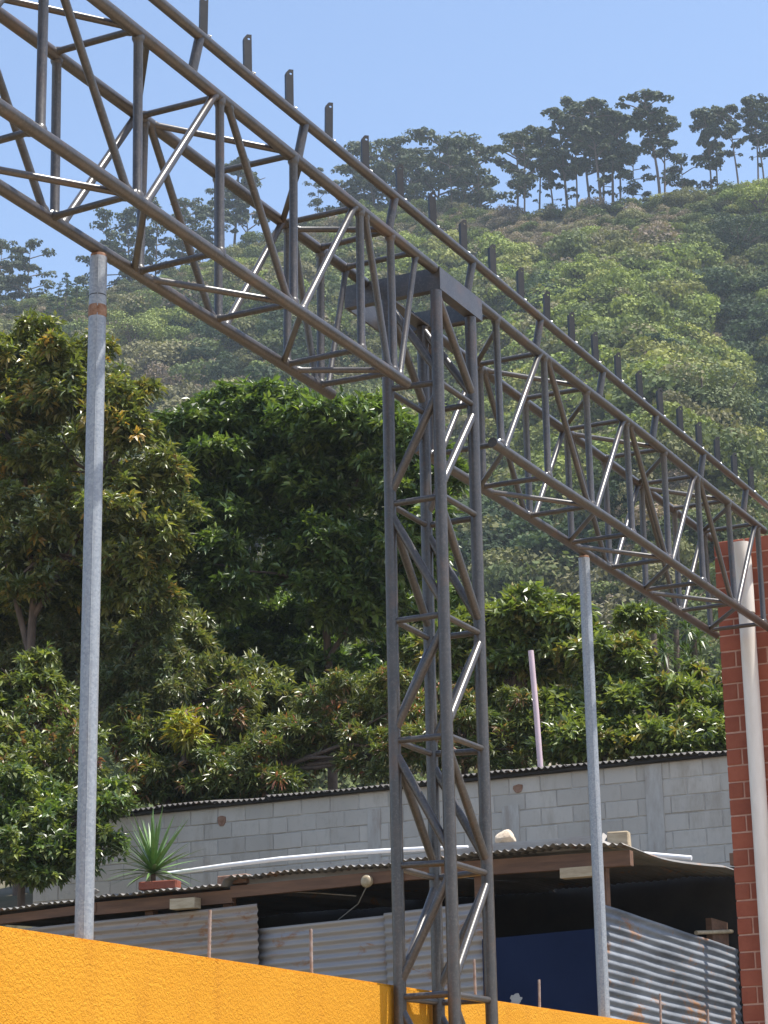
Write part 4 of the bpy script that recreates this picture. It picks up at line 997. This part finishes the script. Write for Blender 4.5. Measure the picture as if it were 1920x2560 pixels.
# a few crowns on the slope that stand out one by one
def hill_at(px, py):
    az = az_of(px, py); best = min((abs(project(hill_pt(az, k / 200))[1] - py), k / 200) for k in range(10, 200)); return hill_pt(az, best[1])
for px, py, R_, colr, lab in ((335, 900, 5.0, (0.22, 0.26, 0.075), 'broad pale green tree on the slope just right of the left post'),
                              (1850, 640, 4.6, (0.045, 0.07, 0.032), 'large dark rounded tree on the upper slope at the right edge'),
                              (1645, 925, 2.8, (0.04, 0.075, 0.03), 'small dark green tree on the slope midway between tower and right edge'),
                              (1760, 1120, 5.6, (0.14, 0.165, 0.07), 'big grey-green tree on the lower slope near the brick pillar'),
                              (1290, 690, 3.6, (0.235, 0.28, 0.065), 'bright green tree on the slope above the tower, left of the bright pair'),
                              (1455, 735, 3.8, (0.225, 0.275, 0.065), 'bright green tree on the slope above the right truss, right of the bright pair'),
                              (1900, 545, 4.2, (0.24, 0.28, 0.065), 'bright green tree high on the slope at the right edge below the pines'),
                              (640, 705, 3.4, (0.205, 0.24, 0.065), 'light green tree on the slope seen through the left truss'),
                              (680, 960, 2.6, (0.18, 0.225, 0.06), 'small green tree on the slope just above the big dark mango')):
    B = hill_at(px, py); r = random.Random(int(px)); tr_ = MB()
    root = thing('hillside_tree', B, lab, 'tree', 'trees standing out on the hillside')
    lb = []
    for q in range(13):
        a_ = q * 2.4 + r.uniform(-.4, .4); k_ = r.uniform(0.15, 0.78); zz = r.uniform(0.55, 1.2) - 0.45 * k_
        lb.append((B.x + k_ * R_ * math.cos(a_), B.y + k_ * R_ * math.sin(a_), B.z + zz * R_, r.uniform(0.28, 0.42) * R_, r.uniform(0.2, 0.3) * R_))
        tr_.tube([B + Vector((0, 0, 0.25 * R_)), Vector(lb[-1][:3])], [0.05 * R_, 0.012 * R_], 5)
    cm = clump_mesh('crown', int(px), lb, 4200, 0.13, 0.3, (0.7, 1.3))
    n_ = len(cm.vertices); buf = np.zeros(n_ * 4, dtype=np.float32); cm.attributes['col'].data.foreach_get('color', buf)
    buf = buf.reshape(-1, 4); buf[:, :3] *= np.array(colr); cm.attributes['col'].data.foreach_set('color', buf.ravel())
    link('crown', cm, M['needle'], root)
    tr_.tube([B - Vector((0, 0, 0.5)), B + Vector((0, 0, 0.3 * R_))], [0.07 * R_, 0.05 * R_], 6); tr_.build('trunk', M['pine_bark'], root)

# pines: unit meshes 1 m tall, scaled per tree
def pine_meshes(seed, kind):
    r = random.Random(seed); tr = MB(); lb = []
    lean = r.uniform(-0.07, 0.07)
    def ax(t_): return Vector((lean * t_ + 0.012 * math.sin(t_ * 5 + seed), 0.012 * math.sin(t_ * 4 + seed * 2), t_))
    tr.tube([ax(t_ / 8) for t_ in range(-1, 9)], [0.0125 - 0.0011 * t_ for t_ in range(10)], 7)
    if kind == 'tall': c0, c1, wmax, nb = 0.55, 1.0, 0.125, 15
    elif kind == 'low': c0, c1, wmax, nb = 0.24, 1.0, 0.21, 18
    else: c0, c1, wmax, nb = 0.08, 1.0, 0.2, 22
    for b in range(nb):
        t_ = c0 + (c1 - c0 - 0.05) * (b + r.random() * .9) / nb
        u = (t_ - c0) / (c1 - c0)
        prof = (0.55 + 0.75 * math.sin(math.pi * min(1, 0.2 + u * 0.75))) * 0.85 if kind != 'cone' else (1.05 - u)
        w = wmax * prof * r.choice([0.45, 0.7, 0.95, 1.15, 1.35])
        a_ = b * 2.4 + r.uniform(-.7, .7); p = ax(t_)
        e_ = p + Vector((math.cos(a_) * w, math.sin(a_) * w, w * r.uniform(0.05, 0.55)))
        tr.tube([p, (p + e_) / 2 + Vector((0, 0, 0.01)), e_], [0.006, 0.0045, 0.002], 5)
        for q in range(r.randrange(2, 5)):
            k_ = r.uniform(0.45, 1.05); c_ = p.lerp(e_, k_)
            lb.append((c_.x + r.uniform(-.03, .03), c_.y + r.uniform(-.03, .03), c_.z + r.uniform(-.008, .022), r.uniform(0.026, 0.05) * (1.7 if kind == 'low' else 1.0), r.uniform(0.014, 0.026) * (1.5 if kind == 'low' else 1.0)))
    if kind == 'tall':
        for q in range(3):
            p = ax(r.uniform(0.3, 0.5)); a_ = r.uniform(0, 6.28); e_ = p + Vector((math.cos(a_) * 0.06, math.sin(a_) * 0.06, 0.0)); tr.tube([p, e_], [0.003, 0.0015], 4)
            lb.append((e_.x, e_.y, e_.z, 0.022, 0.012))
    tp = ax(0.97); lb.append((tp.x, tp.y, tp.z - 0.02, 0.06 if kind != 'cone' else 0.03, 0.045))
    cr = clump_mesh('crown', seed, lb, 3000 if kind == 'low' else 2300 if kind == 'tall' else 1600, 0.0145 if kind == 'low' else 0.0135, 0.5, (0.65, 1.3))
    # colour
    n_ = len(cr.vertices); buf = np.zeros(n_ * 4, dtype=np.float32); cr.attributes['col'].data.foreach_get('color', buf)
    buf = buf.reshape(-1, 4); buf[:, :3] *= np.array([0.075, 0.092, 0.052] if kind != 'cone' else [0.06, 0.095, 0.045]); cr.attributes['col'].data.foreach_set('color', buf.ravel())
    tm = tr.mesh('trunk'); tm.materials.append(M['pine_bark']); cr.materials.append(M['needle'])
    return tm, cr
PM = {k: [pine_meshes(300 + 10 * i + j, k) for i in range(n_)] for j, (k, n_) in enumerate((('tall', 5), ('low', 5), ('cone', 3)))}
z3 = lambda x, y: (960 + x / 1.728, 200 + y / 1.728)
pines = []   # (px base, py top, kind, wide)
for x, y, k, w in ((70, 250, 'low', 1), (130, 300, 'low', 1), (210, 232, 'low', 1), (290, 255, 'low', 1), (355, 258, 'low', 1), (430, 285, 'low', 1), (570, 235, 'tall', 1), (610, 215, 'low', .9), (665, 225, 'tall', 1),
                   (730, 260, 'tall', .9), (785, 128, 'tall', 1.0), (832, 160, 'tall', .8), (890, 92, 'tall', .9), (932, 73, 'tall', 1), (952, 115, 'tall', .8), (985, 120, 'tall', 1), (1075, 285, 'low', .9),
                   (1190, 53, 'tall', 1.1), (1222, 148, 'tall', 1), (1300, 350, 'low', 1), (1412, 112, 'tall', .9), (1452, 118, 'tall', .8), (1532, 100, 'tall', .9), (1622, 58, 'tall', .9), (1650, 85, 'tall', .9), (1712, 70, 'tall', 1), (1800, 85, 'tall', 1), (1015, 140, 'tall', .9), (160, 330, 'low', 1), (-40, 300, 'low', 1)):
    a_ = z3(x, y); pines.append((a_[0], a_[1], k, w))
pines += [(0, 600, 'low', .8), (78, 612, 'low', 1.0), (-70, 590, 'low', 1), (150, 705, 'cone', 1), (168, 678, 'cone', 1), (197, 698, 'cone', 1.1), (222, 715, 'cone', 1), (130, 735, 'cone', 1.1), (262, 535, 'low', .85), (330, 520, 'low', .9), (392, 515, 'low', .8), (455, 500, 'low', .9), (500, 500, 'low', .8),
          (585, 398, 'tall', 1), (625, 455, 'low', .8), (545, 470, 'low', .7), (795, 425, 'low', .8), (905, 350, 'low', .9), (945, 420, 'low', .9), (860, 455, 'low', .7), (60, 690, 'low', .8), (20, 700, 'low', .8)]
pines.sort(key=lambda p: p[0])
for i, (px, py, k, w) in enumerate(pines):
    az = az_of(px, 520); s = rnd.uniform(0.995, 1.05) if k != 'cone' else rnd.uniform(0.93, 0.985)
    B = hill_pt(az, s); d = ray(px, py); hr = math.hypot(B.x, B.y); top = HCAM + hr * d.z / math.hypot(d.x, d.y)
    H_ = max(4.0, top - B.z + 0.3)
    n_ = i + 1
    from_left = ('%d%s' % (n_, 'th' if 10 < n_ % 100 < 14 else {1: 'st', 2: 'nd', 3: 'rd'}.get(n_ % 10, 'th')))
    kindw = {'tall': 'tall bare-trunked pine', 'low': 'bushy pine', 'cone': 'young pointed conifer'}[k]
    root = thing('pine_tree' if k != 'cone' else 'young_conifer', (B.x, B.y, B.z - 0.3), '%s on the hill skyline, %s tree along the ridge from the left' % (kindw, from_left), 'tree', 'pines along the ridge')
    root.scale = (H_ * w * rnd.uniform(.9, 1.1), H_ * w * rnd.uniform(.9, 1.1), H_); root.rotation_euler.z = rnd.uniform(0, 6.28)
    tm, cr = PM[k][rnd.randrange(len(PM[k]))]
    for nm, me_ in (('trunk', tm), ('crown', cr)):
        o = bpy.data.objects.new(nm, me_); COL.objects.link(o); o.parent = root

# ------------------------------------------------------------------ haze
if HAZE_DENSITY > 0:
    hz = MB().box(-930, 930, -930, 930, -1.5, 185).build('haze', None)
    m = bpy.data.materials.new('haze_air'); m.use_nodes = True; nt = m.node_tree; nt.nodes.clear()
    pv = nt.nodes.new('ShaderNodeVolumePrincipled'); pv.inputs['Color'].default_value = (0.78, 0.90, 1.0, 1); pv.inputs['Density'].default_value = HAZE_DENSITY
    pv.inputs['Anisotropy'].default_value = 0.2
    ou = nt.nodes.new('ShaderNodeOutputMaterial'); nt.links.new(pv.outputs[0], ou.inputs['Volume'])
    hz.data.materials.append(m); tag(hz, 'thin pale blue haze filling the air', 'haze', kind='stuff')
